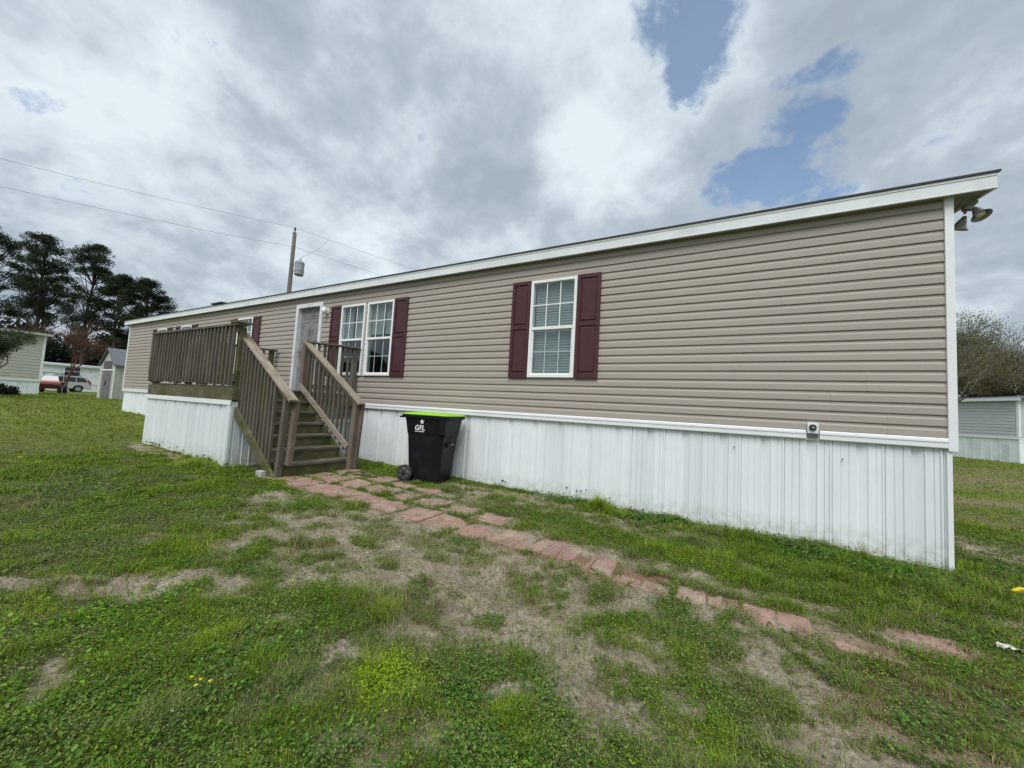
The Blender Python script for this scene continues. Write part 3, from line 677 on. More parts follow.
# windows: single hung with six lights over six
def window(x0, x1, z0, z1, blind=.5, low_blind=0.0):
    yo = HWY-.042; yi = HWY-.008; fw = .042
    f = MB()
    f.box(x0, x0+fw, yo, yi+.05, z0, z1); f.box(x1-fw, x1, yo, yi+.05, z0, z1)
    f.box(x0+fw, x1-fw, yo, yi+.05, z1-fw, z1); f.box(x0+fw, x1-fw, yo-.004, yi+.05, z0, z0+fw)
    zm = (z0+z1)/2
    f.box(x0+fw, x1-fw, yo+.004, yi+.04, zm-.022, zm+.022)
    s_ = .022   # lower sash, set back
    f.box(x0+fw, x0+fw+s_, yo+.018, yi+.03, z0+fw, zm-.022); f.box(x1-fw-s_, x1-fw, yo+.018, yi+.03, z0+fw, zm-.022); f.box(x0+fw+s_, x1-fw-s_, yo+.018, yi+.03, z0+fw, z0+fw+s_)
    w = f.build('window', M['frame'], home, bevel=.003)
    xa, xb = x0+fw, x1-fw
    for (za, zb, yy, nm) in ((zm+.022, z1-fw, HWY-.012, 'pane'), (z0+fw+s_, zm-.022, HWY-.008, 'pane')):
        g = MB(); g.box(xa, xb, yy, yy+.004, za, zb); g.build(nm, M['glass'], w)
    mu = MB()
    for (za, zb, yy) in ((zm+.022, z1-fw, HWY-.0205), (z0+fw+s_, zm-.022, HWY-.0015)):
        for k_ in (1, 2):
            xx = xa+(xb-xa)*k_/3; mu.box(xx-.007, xx+.007, yy, yy+.006, za, zb)
        zz_ = (za+zb)/2; mu.box(xa, xb, yy+.001, yy+.0075, zz_-.007, zz_+.007)
    mu.build('muntin', M['frame'], w)
    jb = MB()   # inner return
    jb.box(x0, x0+.01, HWY+.042, HWY+.11, z0, z1); jb.box(x1-.01, x1, HWY+.042, HWY+.11, z0, z1); jb.box(x0+.01, x1-.01, HWY+.042, HWY+.11, z1-.01, z1); jb.box(x0+.01, x1-.01, HWY+.042, HWY+.11, z0, z0+.01)
    jb.build('window_return', M['frame'], w)
    if blind > 0:
        b = MB(); zlo = z1-(z1-z0)*blind; z = z1-.02; k_ = 0; vs_ = []
        while z > zlo: vs_.append((HWY+.060+(.012 if k_ % 2 else 0), z)); z -= .02; k_ += 1
        b.add([(xa+.004, a_, c_) for a_, c_ in vs_]+[(xb-.004, a_, c_) for a_, c_ in vs_], [(q, q+1, len(vs_)+q+1, len(vs_)+q) for q in range(len(vs_)-1)])
        b.build('blind', M['blind'], w)
    return w
def shutter(x0, x1, z0, z1):
    s_ = MB(); yb = HWY-.016; y1 = yb-.012; y2 = yb-.028; ew = .045; zm = z0+(z1-z0)*.52
    s_.box(x0, x1, y1, yb, z0, z1)
    s_.box(x0, x0+ew, y2, y1, z0, z1); s_.box(x1-ew, x1, y2, y1, z0, z1)
    for a_, b_ in ((z0, z0+.075), (zm-.03, zm+.03), (z1-.055, z1)): s_.box(x0+ew, x1-ew, y2, y1, a_, b_)
    for a_, b_ in ((z0+.075, zm-.03), (zm+.03, z1-.055)):   # raised bevelled panels
        i0 = .014; i1 = .014; X0, X1 = x0+ew+i0, x1-ew-i0; A_, B_ = a_+i0, b_-i0
        s_.add([(X0, y1, A_), (X1, y1, A_), (X1, y1, B_), (X0, y1, B_), (X0+i1, y2+.004, A_+i1), (X1-i1, y2+.004, A_+i1), (X1-i1, y2+.004, B_-i1), (X0+i1, y2+.004, B_-i1)],
               [(0,1,5,4), (1,2,6,5), (2,3,7,6), (3,0,4,7), (4,5,6,7)])
    return s_.build('shutter', M['shutter'], home, bevel=.003)
for i, (x0, x1, z0, z1) in enumerate(WIN):
    window(x0, x1, z0, z1, (1.0, .44, .5, .5, .5, .5)[i])
SH = [(-3.02, -2.70), (-1.94, -1.60), (-5.62, -5.27), (-7.53, -7.19), (-11.78, -11.43), (-10.67, -10.33), (-15.2, -14.85), (-14.11, -13.76), (-16.93, -16.58), (-15.84, -15.5)]
for x0, x1 in SH: shutter(x0, x1, .495, 2.0)
# door
d0, d1, dz0, dz1 = DOOR
fr = MB(); fr.box(d0-.085, d0, HWY-.05, HWY+.10, dz0-.04, dz1+.09); fr.box(d1, d1+.085, HWY-.05, HWY+.10, dz0-.04, dz1+.09); fr.box(d0, d1, HWY-.05, HWY+.10, dz1, dz1+.09)
fr.build('door_frame', M['doorpaint'], home, bevel=.004)
dr = MB(); yd = HWY+.045; dr.box(d0, d1, yd, yd+.04, dz0, dz1)
dw = d1-d0
for (ra, rb) in ((.10, .36), (.42, 1.05), (1.12, 1.62), (1.68, 1.86)):
    for (ca, cb_) in ((.09, dw/2-.035), (dw/2+.035, dw-.09)):
        X0, X1, A_, B_ = d0+ca, d0+cb_, dz0+ra, dz0+rb
        for q in ((X0, X1, A_, A_+.02), (X0, X1, B_-.02, B_), (X0, X0+.02, A_+.02, B_-.02), (X1-.02, X1, A_+.02, B_-.02)): dr.box(q[0], q[1], yd-.008, yd, q[2], q[3])
        dr.box(X0+.045, X1-.045, yd-.006, yd, A_+.045, B_-.045)
door = dr.build('door', M['door'], home, bevel=.002)
h = MB(); h.tube([(d0+.07, yd, 1.05), (d0+.07, yd-.05, 1.05)], .012, 8); h.tube([(d0+.07, yd-.045, 1.05), (d0+.07, yd-.075, 1.05)], [.028, .022], 10); h.build('door_knob', M['metal'], door)
# porch light right of the door
pl = MB(); pl.box(-7.73, -7.63, HWY-.035, HWY-.012, 1.86, 1.98); pl.tube([(-7.68, HWY-.03, 1.95), (-7.68, HWY-.10, 1.97)], .012, 8); pl.tube([(-7.68, HWY-.10, 1.99), (-7.68, HWY-.10, 1.965)], [.03, .05], 12)
pll = pl.build('porch_light', M['trimw'], home, bevel=.002)
g = MB(); g.tube([(-7.68, HWY-.10, 1.964), (-7.68, HWY-.10, 1.90), (-7.68, HWY-.10, 1.84)], [.045, .05, .03], 12); g.build('light_globe', M['glassw'], pll, smooth=True)
# outlet box with spigot on the trim line
ob = MB(); ob.box(.722, .818, HWY-.040, HWY-.006, -.068, .045); obx = ob.build('outlet_box', M['trimw'], home, bevel=.004)
k_ = MB(); k_.tube([(.768, HWY-.041, -.005), (.768, HWY-.062, -.005)], [.034, .030], 14); k_.tube([(.768, HWY-.062, -.005), (.768, HWY-.066, -.005)], [.016, .014], 10, mi=1); k_.build('dark_dial', [M['blackpl'], M['metal']], obx)
k_ = MB(); k_.box(.724, .816, HWY-.036, HWY-.008, -.108, -.070); k_.build('drip_cover', M['hub'], obx)
# twin floodlight under the gable overhang
fl = MB(); C0 = Vector((2.0, 5.36, 2.27)); fl.box(C0.x-.06, C0.x+.06, C0.y-.06, C0.y+.06, C0.z-.010, C0.z+.018); fl.tube([C0, C0+Vector((0, 0, -.05))], .035, 12)
flood = fl.build('floodlight', M['lampmetal'], home, bevel=.003)
def bell(cx, d):
    b = MB(); d = Vector(d).normalized(); c = Vector(cx); prof = [(0, .022), (.028, .038), (.055, .045), (.085, .055), (.11, .074), (.125, .088)]
    prof = [(a_*.85, r_*.85) for a_, r_ in prof]; b.tube([c+d*a_ for a_, r_ in prof], [r_ for a_, r_ in prof], 20, cap=False); b.tube([c, c-d*.02], [.022, .014], 12)
    o = b.build('lamp_head', M['lampmetal'], flood, smooth=True)
    s2 = o.modifiers.new('shell', 'SOLIDIFY'); s2.thickness = .003
    g = MB(); g.tube([c+d*a_ for a_ in (.04, .065, .088, .100)], [.018, .032, .040, .022], 14); g.build('bulb', M['glassw'], o, smooth=True)
K = C0+Vector((0, 0, -.055))
bell(K+Vector((.05, -.02, .0)), (.22, -.38, -.80)); bell(K+Vector((.0, .05, -.05)), (-.30, .30, -.90))
fl = MB(); fl.tube([C0+Vector((0, 0, -.04)), K+Vector((.02, -.03, -.01))], .012, 8); fl.tube([C0+Vector((0, 0, -.04)), K+Vector((-.02, -.02, -.03))], .012, 8); fl.build('lamp_arm', M['lampmetal'], flood)

# ================================================================== DECK AND STAIRS
DX0, DX1, DY0, DY1 = -9.82, -6.68, 3.07, 5.15
FZ = .125
deck = thing('wooden_deck', (-8.3, 4.1, gzf(-8.3, 4)), 'weathered wooden deck with balustrade, open stairs and white skirting at the front door', 'deck')
df = MB(); x = DX0
y = DY0
while y < DY1-.05:
    df.box(DX0+.005, (DX1-.005 if y < 3.15 else -6.905), y+.002, y+.136, FZ-.032, FZ+random.uniform(-.002, .002)); y += .141
df.build('deck_floor', M['wood'], deck)
rb = MB(); rb.box(DX0, DX1, DY0-.042, DY0-.002, -.10, .092); rb.build('rim_board', M['woodgreen'], deck, bevel=.003)
rb = MB(); rb.box(DX1+.001, DX1+.041, DY0-.04, DY0+.12, -.10, .090); rb.build('rim_board', M['woodgreen'], deck, bevel=.003)
rb = MB(); rb.box(DX0-.041, DX0-.001, DY0-.04, DY1, -.10, .090); rb.build('rim_board', M['woodgreen'], deck, bevel=.003)
for bx_ in (-9.78, -8.75, -7.75):       # short blocks that carry the bottom rail
    b = MB(); b.box(bx_-.05, bx_+.05, DY0-.035, DY0+.01, .128, .185); b.build('rail_block', M['wood'], deck)
def baluster(p, z0, z1, face):     # 2x2 picket, nailed to the outside of the rails
    b = MB(); w_ = .036; j = random.uniform(-.004, .004); l_ = random.uniform(-.008, .008)
    x, y = p
    b.beam((x+j, y, z0+random.uniform(-.006, .006)), (x+l_, y, z1), w_, w_, up=(0, 1, 0) if face == 'y' else (1, 0, 0)); b.build('baluster', M['wood'], deck)
# front balustrade
RT = 1.085
x = DX0+.03
while x < DX1+.03:
    baluster((x, DY0-.058), .155, RT-.025, 'y'); x += .122
r_ = MB(); r_.box(DX0-.03, DX1+.06, DY0-.085, DY0+.06, RT-.022, RT+.014); r_.build('top_rail', M['wood'], deck, bevel=.004)
r_ = MB(); r_.box(DX0, DX1, DY0-.039, DY0-.001, RT-.115, RT-.024); r_.build('top_rail', M['wood'], deck, bevel=.003)
r_ = MB(); r_.box(DX0, DX1, DY0-.039, DY0-.001, .187, .275); r_.build('bottom_rail', M['wood'], deck, bevel=.003)
for (x, y, zt) in ((DX0+.05, DY0+.045, RT-.03), (DX1-.045, DY0+.045, RT-.03), (-8.4, DY0+.045, RT-.03), (DX0+.35, DY1-.1, RT-.03)):
    p = MB(); p.box(x-.044, x+.044, y-.044, y+.044, gzf(x, y)-.05, zt); p.build('post', M['woodgreen'], deck, bevel=.004)
cp = MB(); cp.box(DX1-.12, DX1+.09, DY0-.10, DY0+.12, RT+.015, RT+.045); cp.build('post_cap', M['woodgreen'], deck, bevel=.004)
# left side balustrade up to the wall
n_ = 14
for i in range(n_):
    t_ = i/(n_-1); baluster((DX0+.02+t_*.35, DY0+.12+t_*(DY1-.25-DY0)), .155, RT-.025, 'y')
r_ = MB(); r_.beam((DX0+.0, DY0+.06, RT-.004), (DX0+.38, DY1, RT-.004), .14, .035); r_.build('top_rail', M['wood'], deck)
r_ = MB(); r_.beam((DX0+.04, DY0+.10, .23), (DX0+.38, DY1, .23), .038, .088); r_.build('bottom_rail', M['wood'], deck)
# stairs run down towards +x
SY0, SY1 = 3.24, 4.30
NX = [-5.50, -5.735, -5.99, -6.235, -6.46, -6.69, -6.90]
GB = gzf(-5.45, 3.8)
NZ = [GB+(FZ-GB)*(i+1)/7 for i in range(7)]
for i in range(6):
    t = MB(); x1 = NX[i]; x0 = NX[i+1]-.01
    t.box(x0, x1-.145, SY0, SY1, NZ[i]-.036, NZ[i]); t.box(x1-.14, x1+.012, SY0, SY1, NZ[i]-.036, NZ[i]+.001); t.build('tread', M['wood'], deck, bevel=.004)
for i in range(7):
    t = MB(); zb = (NZ[i-1]+.001) if i else GB-.04; t.box(NX[i]-.04, NX[i]-.012, SY0+.002, SY1-.002, zb, NZ[i]-.037); t.build('riser', M['woodgreen'], deck)
sl = (NZ[6]-NZ[0])/(NX[0]-NX[6])
for y_, hh in ((SY0-.125, .125), (SY1+.021, .235)):
    s_ = MB(); s_.beam((-6.76, y_, -.20), (-5.50, y_, -.20-sl*1.26+.01), .038, hh, up=(0, 0, 1)); s_.build('stringer', M['woodgreen'], deck, bevel=.003)
    c_ = MB(); c_.box(-5.62, -5.50, y_-.018, y_+.018, GB-.02, NZ[0]-.14); c_.build('stringer_foot', M['woodgreen'], deck)
# stair rails
def stair_rail(y_, side, xt=-6.93, zt=1.045, xb=-5.31, zb=-.035):
    k = (zt-zb)/(xt-xb)
    def rz(x): return zb+k*(x-xb)
    h_ = MB(); h_.beam((xt, y_, zt), (xb+.03, y_, rz(xb+.03)), .135, .036, up=(0, 0, 1)); h_.build('handrail', M['woodtop'], deck, bevel=.005)
    h_ = MB(); h_.beam((xt+.03, y_, rz(xt+.03)-.065), (xb-.05, y_, rz(xb-.05)-.065), .038, .088, up=(0, 0, 1)); h_.build('handrail_support', M['wood'], deck, bevel=.003)
    return rz
yN = SY0-.06
rz = stair_rail(yN, -1)
x = -6.66
while x < -5.62:
    zl = -.20-sl*(x+6.76)-.02 ; baluster((x, yN-.038), zl, rz(x)-.03, 'y'); x += .098
p = MB(); p.beam((-5.50, yN-.01, GB-.06), (-5.43, yN-.01, rz(-5.43)-.03), .070, .075, up=(0, 1, 0)); p.build('newel_post', M['wood'], deck, bevel=.004)
p = MB(); p.box(-5.39, -5.30, yN+.04, yN+.13, NZ[0], rz(-5.36)-.03); 
p = MB(); p.beam((-5.42, yN+.085, NZ[0]+.0), (-5.36, yN+.085, rz(-5.36)-.03), .088, .070, up=(0, 1, 0)); p.build('newel_post', M['woodpost'], deck, bevel=.004)
yF = SY1+.02
rz = stair_rail(yF, 1)
lr = MB(); lr.beam((-6.98, yF-.045, .235), (-5.50, yF-.045, .235-1.0*.68*1.48/1.0), .038, .088, up=(0, 0, 1)); lr.build('lower_rail', M['woodtop'], deck, bevel=.003)
x = -6.82
while x < -5.55:
    baluster((x, yF+.0), .235-.68*(x+6.98)-.16, rz(x)-.03, 'y'); x += .118
p = MB(); p.beam((-5.46, yF, GB-.05), (-5.40, yF, rz(-5.40)-.03), .09, .09, up=(0, 1, 0)); p.build('newel_post', M['woodpost'], deck, bevel=.004)
p = MB(); p.beam((-5.41, yF+.06, GB-.05), (-5.33, yF+.06, rz(-5.36)-.03), .07, .04, up=(0, 1, 0)); p.build('newel_post', M['wood'], deck, bevel=.004)
p = MB(); p.box(-7.0, -6.91, yF-.045, yF+.045, GB, 1.02); p.build('post', M['woodpost'], deck, bevel=.004)
# short balustrade between the stair head and the wall
r_ = MB(); r_.beam((-6.96, yF-.02, RT-.03), (-6.50, 5.16, RT-.03), .13, .035); r_.build('top_rail', M['wood'], deck, bevel=.004)
r_ = MB(); r_.beam((-6.94, yF+.04, .22), (-6.53, 5.14, .22), .038, .088); r_.build('bottom_rail', M['wood'], deck)
for i in range(8):
    t_ = (i+.7)/8.2; baluster((-6.92+t_*.40, yF+.02+t_*(5.10-yF)), .03, RT-.05, 'y')
p = MB(); p.box(-6.60, -6.51, 5.045, 5.135, -.10, RT-.05); p.build('post', M['wood'], deck, bevel=.004)
fx = MB(); fx.box(-6.90, -6.46, SY1+.07, 5.14, FZ-.034, FZ-.002); fx.box(-6.89, -6.48, SY1+.07, 5.14, -.10, FZ-.036); fx.build('deck_landing', M['wood'], deck)
# deck skirting
ds = MB(); y_ = DY0-.035
skirt_run(ds, (DX0-.02, y_), (DX1+.02, y_), -.12); skirt_run(ds, (DX1+.025, y_), (DX1+.025, DY0+.13), -.12, out=(1, 0)); skirt_run(ds, (DX1+.026, DY0+.13), (DX1+.026, DY1), -.42, out=(1, 0)); ds.box(-6.935, -6.93, DY0+.10, DY1, -.45, -.11); skirt_run(ds, (DX0-.02, y_), (DX0-.02, DY1), -.12, out=(-1, 0))
ds.build('deck_skirting', M['deckskirt'], deck)
tr = MB(); tr.box(DX0-.05, DX1+.045, DY0-.062, DY0-.044, -.175, -.102); tr.build('skirting_trim', M['trimw'], deck, bevel=.003)
tr = MB(); tr.box(DX1+.03, DX1+.045, DY0-.044, DY0-.005, gzf(DX1, DY0)-.03, -.176); tr.box(DX1-.05, DX1+.03, DY0-.056, DY0-.044, gzf(DX1, DY0)-.03, -.176); tr.build('skirting_corner', M['deckskirt'], deck)
tr = MB(); tr.box(DX1+.03, DX1+.05, 3.22, DY1, -.44, -.37); tr.build('skirting_trim', M['trimw'], deck)
hs = MB()
for i in range(22):
    x = DX0+.25+i*.142+random.uniform(-.05, .05); z = gzf(x, DY0-.04)+random.uniform(.03, .10)
    if random.random() < .8:
        w_ = random.uniform(.008, .016); h_ = random.uniform(.012, .035); hs = MB(); hs.prism([(x-w_, z), (x, z-h_/2), (x+w_, z), (x+w_*.4, z+h_/2)], 'y', DY0-.060, DY0-.030); hs.build('skirting_hole', M['blackpl'], deck)
cb_ = MB(); cx, cy = -5.72, 3.08; z = gzf(cx, cy); cb_.box(cx-.075, cx+.065, cy-.05, cy+.05, z-.02, z+.085)
tag(cb_.build('concrete_block', M['concrete'], None, bevel=.012, loc=(cx, cy, z)), 'small grey concrete block on the grass at the foot of the near stair post', 'block')

# ================================================================== WHEELIE BIN
BX, BY, BYAW = -4.07, 4.70, R(12)
bz = gzf(BX, BY)
binn = thing('wheeled_bin', (BX, BY, bz), 'black wheeled rubbish bin with a lime green lid standing beside the paver path', 'rubbish bin')
def BT(x, y, z):      # bin coordinates: +x front, -y side facing the yard
    c, s_ = math.cos(BYAW), math.sin(BYAW); x *= .97; y *= .95; return (BX+x*c-y*s_, BY+x*s_+y*c, bz+z)
class BB(MB):
    def loft(s, rings, mi=0, capb=True, capt=True):
        k0 = len(s.v); n = len(rings[0])
        for r_ in rings: s.v += [BT(*p) for p in r_]
        for i in range(len(rings)-1):
            for j in range(n): a_ = k0+i*n+j; b_ = k0+i*n+(j+1) % n; s.f.append((a_, b_, b_+n, a_+n)); s.mi.append(mi)
        if capb: s.f.append(tuple(range(k0, k0+n))[::-1]); s.mi.append(mi)
        if capt: s.f.append(tuple(range(k0+(len(rings)-1)*n, k0+len(rings)*n))); s.mi.append(mi)
def rrect(x0, x1, hy, z, r=.05, n=4):
    out = []
    for cx, cy, a0 in ((x1-r, hy-r, 0), (x0+r, hy-r, 90), (x0+r, -hy+r, 180), (x1-r, -hy+r, 270)):
        for i in range(n+1): a_ = R(a0+90*i/n); out.append((cx+r*math.cos(a_), cy+r*math.sin(a_), z))
    return out
b = BB(); b.loft([rrect(-.24, .27, .235, .02), rrect(-.25, .285, .245, .10), rrect(-.290, .345, .280, .70, .05), rrect(-.30, .360, .292, .74, .05), rrect(-.325, .385, .312, .92, .05), rrect(-.335, .39, .318, .955, .05), rrect(-.36, .43, .335, .970, .05), rrect(-.36, .43, .335, 1.012, .05)])
body = b.build('bin_body', M['binblack'], binn, smooth=False, bevel=.004)
b = BB()   # recessed front grip pocket and bar on the front face, lift bar on the side panel
b.loft([[(.345, -.13, .54), (.36, -.13, .54), (.36, .13, .54), (.345, .13, .54)], [(.352, -.13, .60), (.372, -.13, .60), (.372, .13, .60), (.352, .13, .60)]])
b.build('grip_bar', M['blackpl'], body)
b = BB(); b.loft([[(.31, -.16, .50), (.3235, -.16, .50), (.3235, .16, .50), (.31, .16, .50)], [(.335, -.16, .70), (.3465, -.16, .70), (.3465, .16, .70), (.335, .16, .70)]]); b.build('grip_pocket', M['rubber'], body)
b = BB(); b.loft([[(.347, -.045, .575), (.374, -.045, .575), (.374, .045, .575), (.347, .045, .575)], [(.347, -.045, .588), (.3745, -.045, .588), (.3745, .045, .588), (.347, .045, .588)]]); b.build('steel_bar', M['metal'], body)
b = BB(); b.loft([[(.29, -.30, .72), (.31, -.34, .74), (.40, -.34, .74), (.40, -.30, .72)], [(.29, -.30, .95), (.31, -.345, .97), (.42, -.345, .97), (.42, -.30, .95)]]); b.build('rim_gusset', M['binblack'], body)
b = BB()
b.loft([rrect(-.40, .445, .345, 1.013, .04), rrect(-.40, .445, .345, 1.024, .04), rrect(-.35, .42, .32, 1.036, .06), rrect(-.26, .33, .26, 1.050, .08), rrect(-.16, .2, .16, 1.056, .08)])
lid = b.build('lid', M['binlid'], binn, smooth=False, bevel=.003)
b = BB(); b.loft([rrect(-.46, -.34, .20, .985, .02), rrect(-.46, -.34, .20, 1.012, .02)]); b.build('lid_hinge', M['binblack'], binn)
b = BB(); b.tube([BT(-.44, -.26, .97), BT(-.44, .26, .97)], .016, 10); b.build('push_handle', M['binblack'], binn, smooth=True)
b = BB(); b.tube([BT(-.27, -.29, .125), BT(-.27, .29, .125)], .012, 8); b.build('axle', M['metal'], binn)
for s_ in (-1, 1):
    w = BB(); a0 = BT(-.27, s_*.275, .125); a1 = BT(-.27, s_*.325, .125)
    w.tube([a0, BT(-.27, s_*.28, .125), BT(-.27, s_*.32, .125), a1], [.105, .125, .125, .105], 28); wh = w.build('wheel', M['rubber'], binn, smooth=False)
    hb = BB(); hb.tube([a1, BT(-.27, s_*.333, .125)], [.085, .078], 20); hub = hb.build('wheel_hub', M['hub'], wh)
    sp = BB()
    for j in range(6):
        an = j*math.pi/3; sp.beam(BT(-.27, s_*.335, .125), BT(-.27+.078*math.cos(an), s_*.335, .125+.078*math.sin(an)), .018, .008, up=(0, 1, 0))
    sp.tube([BT(-.27, s_*.325, .125), BT(-.27, s_*.345, .125)], .02, 12); sp.build('wheel_spoke', M['blackpl'], wh)
# printed mark: word, small line below, leafy star above
def side_text(txt, size, x, z, shear, name, bold=0.0):
    cu = bpy.data.curves.new(name, 'FONT'); cu.body = txt; cu.size = size; cu.shear = shear; cu.align_x = 'CENTER'; cu.extrude = .0015; cu.offset = bold; cu.resolution_u = 3
    to = bpy.data.objects.new('tmp', cu); COL.objects.link(to); dg = bpy.context.evaluated_depsgraph_get(); me = bpy.data.meshes.new_from_object(to.evaluated_get(dg)); bpy.data.objects.remove(to)
    m_ = MB()
    for v in me.vertices:
        zz_ = z+v.co.y; yy = -(.292+.020*min(max((zz_-.74)/.18, 0), 1))-.003-v.co.z
        m_.v.append(BT(x+v.co.x, yy, zz_))
    m_.f = [tuple(p.vertices) for p in me.polygons]; m_.mi = [0]*len(m_.f)
    return m_
t = side_text('GFL', .105, -.06, .785, .2, 'word', .0022); t.build('brand_print', M['logo'], body)
t = side_text('Environmental', .027, -.06, .757, .1, 'line', .0006); t.build('brand_print', M['logo'], body)
st = MB(); pts = []
cxs, czs = -.015, .912
for i in range(10):
    a_ = R(90+36*i+8); r_ = .042 if i % 2 == 0 else .016; pts.append((cxs+r_*math.cos(a_), czs+r_*math.sin(a_)))
st.v = [BT(px_, -.3185, pz_) for px_, pz_ in pts]+[BT(px_, -.3150, pz_) for px_, pz_ in pts]
st.f = [tuple(range(10))]+[(i, (i+1) % 10, (i+1) % 10+10, i+10) for i in range(10)]; st.mi = [0]*len(st.f)
st.build('brand_print', M['logo'], body)

# ================================================================== POWER POLE AND WIRES
PX, PY = -23.15, 13.0
zg = gzf(PX, PY)
pole = thing('power_pole', (PX, PY, zg), 'wooden power pole with a grey transformer can rising behind the mobile home roof', 'power pole')
p = MB(); p.tube([(PX, PY, zg-.2), (PX, PY, 9.95)], [.15, .105], 14); p.build('pole', M['pole'], pole, smooth=True)
p = MB(); tx, ty = PX+.45*.7, PY+.30
p.tube([(tx, ty, 7.35), (tx, ty, 7.42), (tx, ty, 8.15), (tx, ty, 8.22)], [.22, .26, .26, .20], 18)
for zz_ in (7.6, 8.05): p.tube([(tx, ty, zz_), (tx, ty, zz_+.03)], .275, 18)
tk = p.build('transformer', M['tank'], pole)
p = MB(); p.tube([(tx+.05, ty, 8.22), (tx+.05, ty, 8.45)], [.05, .03], 8); p.tube([(tx-.12, ty, 8.2), (tx-.12, ty, 8.35)], .03, 8); p.build('bushing', M['metal'], tk)
p = MB(); p.beam((PX, PY, 8.0), (tx, ty, 8.0), .06, .06); p.beam((PX, PY, 7.6), (tx, ty, 7.6), .06, .06); p.build('bracket', M['metal'], tk)
p = MB(); p.tube([(PX, PY, 9.95), (PX, PY, 10.1), (PX, PY, 10.12), (PX, PY, 10.28)], [.03, .03, .07, .05], 10); p.build('insulator', M['hub'], pole)
p = MB(); p.tube([(PX, PY, 7.9), (PX-1.9, PY+.8, 4.0), (PX-3.6, PY+1.5, gzf(PX-3.6, PY+1.5))], .012, 4); p.build('guy_wire', M['wire'], pole)
def wire(pts, r_, label, sag=.25):
    P = []
    for a_, b_ in zip(pts[:-1], pts[1:]):
        a_ = Vector(a_); b_ = Vector(b_)
        for i in range(12):
            t_ = i/12; P.append(a_.lerp(b_, t_)-Vector((0, 0, sag*4*t_*(1-t_))))
    P.append(Vector(pts[-1])); w = MB(); w.tube(P, r_, 5); return tag(w.build('power_line', M['wire'], None), label, 'power line', 'overhead lines on the power pole')
wire([(-32.5, -3.0, 10.3), (PX, PY, 10.28), (-16.8, 30, 10.0)], .009, 'upper overhead wire running across the sky over the top of the power pole')
wire([(-33.0, -3.2, 9.1), (PX+.1, PY, 9.05), (-15.9, 32, 8.7)], .009, 'lower overhead wire crossing the sky just above the transformer')
p = MB(); p.tube([(tx+.05, ty, 8.45), (tx+.3, ty+.9, 9.3), (PX+.45, PY+1.9, 10.2)], .010, 4); p.build('jumper_wire', M['wire'], pole)

# ================================================================== TREES
def branchy(base, height, spread, levels=5, r0=.12, lean=(0, 0), up=.5, seed=1, kids=(2, 3), trunk_frac=.25, shrink=.72, ang=.55, rmin=0.0):
    """recursive limbs: returns (trunk MB, twig MB, tips)"""
    rr = random.Random(seed); T = MB(); Tw = MB(); tips = []
    def rec(p, d, L_, r, lv):
        n = 3 if lv > 1 else 2; pts = [p]; q = p
        for i in range(n):
            d = (d+Vector((rr.gauss(0, .13), rr.gauss(0, .13), rr.gauss(0, .10)+.04*up))).normalized(); q = q+d*L_/n; pts.append(q)
        re = r*.62
        tgt = T if lv >= levels-1 else Tw
        tgt.tube(pts, [max(rmin, r+(re-r)*i/n) for i in range(n+1)], 7 if lv >= levels-1 else (5 if lv > levels-3 else 3), cap=False)
        if lv <= 0: tips.append((q, d)); return
        if lv <= 2: tips.append((pts[-2], d))
        k_ = rr.randint(*kids)+(1 if lv == levels else 0)
        for i in range(k_):
            az = rr.uniform(0, 2*math.pi); side = Vector((math.cos(az), math.sin(az), 0)); nd = (d*math.cos(ang)+side*math.sin(ang)*spread*rr.uniform(.6, 1.3)+Vector((0, 0, up*.15))).normalized()
            st_ = pts[-1] if i == 0 or lv <= 1 else pts[rr.choice([-1, -2])]
            rec(st_, nd, L_*shrink*rr.uniform(.8, 1.2), re*rr.uniform(.7, .95), lv-1)
    rec(Vector(base), Vector((lean[0], lean[1], 1)).normalized(), height*trunk_frac, r0, levels)
    return T, Tw, tips
def cards(centres, rad, per, size, flat=.7, palette=((.03, .05, .02),), dens=None, shape='tri', seed=0):
    g = np.random.default_rng(seed); C0 = np.repeat(np.asarray(centres, float), per, 0); n = len(C0)
    rr_ = np.repeat(np.broadcast_to(np.asarray(rad, float), (len(centres),)), per)
    d = g.normal(size=(n, 3)); d /= np.linalg.norm(d, axis=1)[:, None]; d *= (g.random(n)**.45)[:, None]*rr_[:, None]; d[:, 2] *= flat
    P = C0+d; s_ = size*g.uniform(.6, 1.4, n); a_ = g.normal(size=(n, 3)); a_ /= np.linalg.norm(a_, axis=1)[:, None]; b_ = np.cross(a_, g.normal(size=(n, 3))); b_ /= np.linalg.norm(b_, axis=1)[:, None]
    if shape == 'needle': w_ = .22
    elif shape == 'leaf': w_ = .5
    else: w_ = .8
    V = np.stack([P-a_*s_[:, None]*.5, P+b_*(s_*w_*.5)[:, None], P+a_*s_[:, None]*.5, P-b_*(s_*w_*.5)[:, None]], 1).reshape(-1, 3)
    pp = np.array(palette); cc = pp[g.integers(0, len(pp), len(centres))]; c = np.repeat(np.repeat(cc, per, 0)*g.uniform(.7, 1.3, (n, 1)), 4, 0)
    return V, np.arange(n*4).reshape(-1, 4), c
